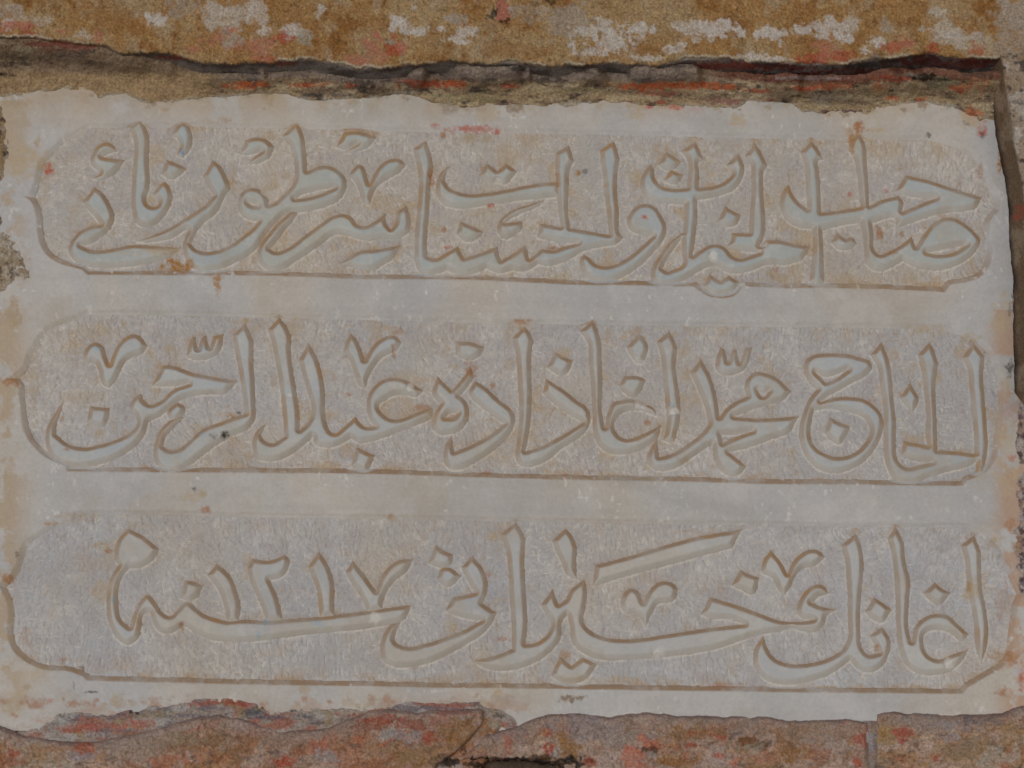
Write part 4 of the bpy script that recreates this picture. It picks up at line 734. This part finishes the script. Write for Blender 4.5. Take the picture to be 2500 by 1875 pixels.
sill('sill_stone', 2095, 2960, ([1690, 1760, 1800, 1960], [2138, 2140, 2138, 2132]), ([1690, 1960], [2990, 2990]),
     ([2095, 2130, 2150, 2190, 2240, 2300, 2360, 2420, 2450, 2480, 2570], [1760, 1750, 1740, 1738, 1742, 1746, 1744, 1742, 1738, 1728, 1700]),
     'mottled beige and brown sill stone at the lower right corner, right of the grey joint', 291, (0.38, 0.29, 0.21),
     [(2206,1790,22,22,(.46,.13,.09),.9),(2160,1800,24,30,(.42,.27,.11),.7),(2250,1760,70,16,(.40,.34,.30),.7),(2330,1770,60,16,(.36,.31,.31),.7),(2450,1850,50,30,(.52,.46,.40),.7),(2285,1850,10,8,(.48,.15,.09),.8),(2480,1790,40,30,(.44,.29,.15),.6),(2360,1830,60,26,(.36,.25,.15),.6),(2320,1800,20,12,(.44,.42,.42),.7),(2400,1760,60,10,(.22,.18,.18),.6)])

# --- mortar left on the lower edge, and the upright joint
x, y = grid(-60, 1650, 1262, 1830)
top = np.interp(x, [-60, 40, 100, 150, 210, 260, 340, 430, 440, 500, 560, 600, 640, 660, 720, 800, 870, 920, 1000, 1080, 1170, 1190, 1240, 1260, 1300, 1400, 1700, 2100, 2250, 2330, 2400, 2440, 2560],
                   [1790, 1790, 1780, 1738, 1740, 1742, 1732, 1722, 1715, 1706, 1702, 1714, 1716, 1740, 1730, 1730, 1730, 1726, 1716, 1718, 1712, 1722, 1732, 1765, 1790, 1790, 1800, 1800, 1800, 1790, 1736, 1720, 1680])
bot = np.interp(x, [-60, 40, 150, 250, 330, 420, 500, 560, 620, 700, 780, 850, 900, 1000, 1100, 1200, 1250, 1290, 1400, 2300, 2400, 2450, 2560],
                   [1795, 1800, 1825, 1822, 1805, 1786, 1766, 1764, 1776, 1792, 1794, 1772, 1748, 1748, 1746, 1752, 1790, 1796, 1780, 1780, 1756, 1750, 1720])
d, h = skin(x, y, top, bot, 10, 10, 331, 16)
h = h + 8 * (fbm(x * 0.5, y, 20, 333, 4) - 0.5) + 4 * (fbm(x, y, 8, 335, 2) - 0.5)
c = np.ones(x.shape + (3,)) * np.array([0.40, 0.33, 0.29])
c = mix(c, (0.48, 0.45, 0.42), smooth(0.48, 0.62, fbm(x * 0.5, y, 26, 337, 4)))
c = mix(c, (0.42, 0.18, 0.13), 0.85 * smooth(0.50, 0.64, fbm(x * 0.4, y, 30, 339, 4)))
c = mix(c, (0.22, 0.19, 0.21), 0.8 * smooth(0.56, 0.68, fbm(x * 0.4, y, 18, 341, 4)))
c = mix(c, (0.40, 0.30, 0.17), 0.7 * smooth(0.58, 0.68, fbm(x * 0.6, y, 30, 343, 4)))
c = paint(c, x, y, [(560,1712,50,9,(.42,.14,.09),.9),(480,1718,46,7,(.44,.17,.12),.8),(555,1702,12,8,(.45,.14,.10),.9),(600,1720,20,7,(.42,.13,.09),.8),(615,1738,34,8,(.10,.11,.14),.8),(640,1722,12,6,BLACK,.9),(670,1732,10,9,(.55,.5,.46),.9),(705,1733,14,5,BLACK,.85),(650,1752,40,5,(.12,.13,.17),.8),(750,1750,20,4,(.14,.15,.18),.7),
   (200,1778,60,8,(.50,.17,.12),.8),(260,1772,80,8,(.50,.18,.13),.8),(340,1762,40,6,(.50,.16,.11),.8),(180,1785,24,6,(.45,.15,.10),.7),(120,1770,18,12,(.26,.19,.18),.6),(325,1736,10,5,BLACK,.9),(335,1740,6,4,BLACK,.9),(222,1740,10,4,BLACK,.7),(380,1745,50,10,(.40,.32,.22),.7),(260,1795,50,6,(.40,.36,.36),.8),(310,1795,40,5,(.26,.20,.14),.7),(470,1748,40,5,(.24,.22,.25),.8),
   (1215,1712,10,14,(.46,.37,.24),.9),(1216,1738,20,14,(.34,.28,.20),.9),(1215,1748,14,6,(.16,.13,.10),.8),(1110,1722,40,6,(.45,.19,.14),.8),(2470,1715,30,8,(.42,.24,.14),.7),(850,1735,40,10,(.48,.42,.34),.8)], 1700)
c = mix(c, (0.50, 0.44, 0.40), 0.85 * smooth(12, -2, y - top + 22 * (fbm(x, y, 18, 345, 4, 0.65) - 0.5)) * smooth(0.38, 0.55, fbm(x, y, 80, 346, 3)))
mortar_low = sheet('mortar_smear', (d > -4), wall(x, y, h), c, M_MORTAR, None, skirt=0.05)
tag(mortar_low, 'thin pinkish grey mortar smeared along the bottom edge of the plaque above the sill stones', 'mortar')

x, y = grid(2085, 1735, 2175, 2120)
d = np.minimum(x - (2102 + 0.06 * (y - 1750) + 6 * (fbm(x, y, 24, 351, 3) - 0.5)), (2152 + 0.0 * y + 8 * (fbm(x, y, 24, 353, 3) - 0.5)) - x)
d = np.minimum(d, y - 1757)
h = 8 + 8 * np.clip(d / 10, -0.5, 1) + 4 * (fbm(x, y, 16, 355, 3) - 0.5)
c = mix(np.ones(x.shape + (3,)) * np.array([0.40, 0.36, 0.36]), (0.24, 0.20, 0.20), smooth(8, 3, np.abs(x - 2136)) * 0.6)
c = c * (0.62 + 0.6 * fbm(x, y, 14, 357, 4, 0.7))[..., None]
c = mix(c, (0.36, 0.25, 0.19), 0.8 * smooth(0.5, 0.64, fbm(x, y, 22, 359, 4, 0.65)))
joint = sheet('mortar_joint', d > -8, wall(x, y, h), c, M_MORTAR, None, skirt=0.05)
tag(joint, 'narrow upright grey mortar joint between the two right hand sill stones', 'mortar')

# --- lump of mortar packed between the left and middle sill stones
x, y = grid(1040, 1735, 1260, 2120)
mid = np.interp(y, [1735, 1770, 1800, 1830, 1860, 1960], [1200, 1194, 1176, 1158, 1128, 1050])
d = np.interp(y, [1735, 1770, 1800, 1830, 1960], [36, 42, 40, 48, 60]) - np.abs(x - mid) + 10 * (fbm(x, y, 24, 361, 3) - 0.5)
d = np.minimum(d, y - 1744 + 10 * (fbm(x, y * 0, 20, 363, 3) - 0.5))
h = 6 + 14 * np.clip(d / 20, -0.5, 1) + 12 * (fbm(x, y, 34, 365, 4) - 0.5)
c = mix(np.ones(x.shape + (3,)) * np.array([0.40, 0.27, 0.20]), (0.42, 0.22, 0.12), smooth(0.45, 0.6, fbm(x, y, 30, 367, 4)))
c = mix(c, (0.48, 0.41, 0.38), 0.8 * smooth(0.52, 0.66, fbm(x, y, 26, 369, 4)))
c = paint(c, x, y, [(1205,1760,26,18,(.42,.35,.27),.9),(1190,1790,20,16,(.34,.17,.09),.8),(1150,1845,34,18,(.50,.27,.19),.85),(1100,1862,30,12,BLACK,.9),(1130,1822,8,24,BLACK,.7),(1165,1868,40,9,BLACK,.9),(1180,1830,14,5,(.2,.12,.08),.6)], 1900)  # lower black patches continue the painted shade of the hollow
lump = sheet('mortar_lump', d > -6, wall(x, y, h), c, M_MORTAR, None, skirt=0.06)
tag(lump, 'pinkish brown lump of mortar packed between the left and the middle sill stones', 'mortar')

# --- crust of old mortar and stone on the left rim and on the right rim of the plaque
def crust(name, items, label, seed, cols):
    xs = [i[0] for i in items]; ys = [i[1] for i in items]
    x, y = grid(min(xs) - 60, min(ys) - 90, max(xs) + 60, max(ys) + 90)
    d = np.full(x.shape, -1.0)
    for n, (sx, sy, rx, ry) in enumerate(items):
        r = np.sqrt(((x - sx) / rx) ** 2 + ((y - sy) / ry) ** 2)
        d = np.maximum(d, 1.0 - r - 1.5 * (fbm(x, y, 26, seed + n, 4, 0.65) - 0.5))
    h = 10 + 5 * np.clip(d * 1.5, 0, 1) + np.where(d < 0, 30 * d, 0) + 5 * (fbm(x, y, 11, seed + 50, 3) - 0.5)
    c = np.ones(x.shape + (3,)) * np.asarray(cols[0])
    c = mix(c, cols[1], smooth(0.45, 0.62, fbm(x, y, 22, seed + 60, 4)))
    c = mix(c, cols[2], 0.9 * smooth(0.56, 0.68, fbm(x, y, 20, seed + 70, 4)))
    c = mix(c, cols[3], 0.9 * smooth(0.58, 0.70, fbm(x, y, 14, seed + 80, 4)))
    c = mix(c, (0.50, 0.45, 0.39), smooth(0.30, -0.08, d) * 0.85)
    o = sheet(name, d > -0.12, wall(x, y, h), c, M_MORTAR)
    return tag(o, label, 'mortar', 'mortar crusts on the rim of the plaque')
crust('mortar_crust', [(-6,330,22,44),(2,370,22,34),(-6,300,18,30),(-8,410,18,30),(-10,540,16,30)], 'dark brown crust of old mortar on the upper left rim of the plaque', 401, ((.36,.25,.14), (.22,.14,.10), (.42,.34,.24), (.09,.06,.05)))
crust('mortar_crust', [(14,610,28,36),(30,640,34,26),(8,670,24,36),(56,668,26,16)], 'lichen grey crust of old mortar beside the left tip of the first line', 431, ((.50,.43,.34), (.40,.31,.21), (.54,.48,.40), (.20,.15,.115)))
crust('mortar_crust', [(2500,760,26,90),(2508,900,22,80),(2500,1010,16,80),(2494,1080,14,60),(2510,1200,24,80),(2496,1330,20,70),(2506,1420,16,60)], 'purple and white flaking mortar along the right rim of the plaque', 461, ((.50,.43,.40), (.42,.27,.19), (.19,.13,.15), (.13,.085,.085)))

# --- the core of the wall, seen only in the gaps
x, y = grid(-700, -420, 3200, 2300, 14)
c = np.ones(x.shape + (3,)) * np.array([0.14, 0.105, 0.08]) * (0.6 + 0.8 * fbm(x, y, 40, 501, 4))[..., None]
core = sheet('wall_core', np.ones(x.shape, bool), wall(x, y, -22 + 10 * (fbm(x, y, 50, 503, 4) - 0.5)), c, M_MORTAR, None, skirt=0.12)
tag(core, 'dark rubble core of the wall behind the plaque and stones, showing only in the gaps', 'wall')
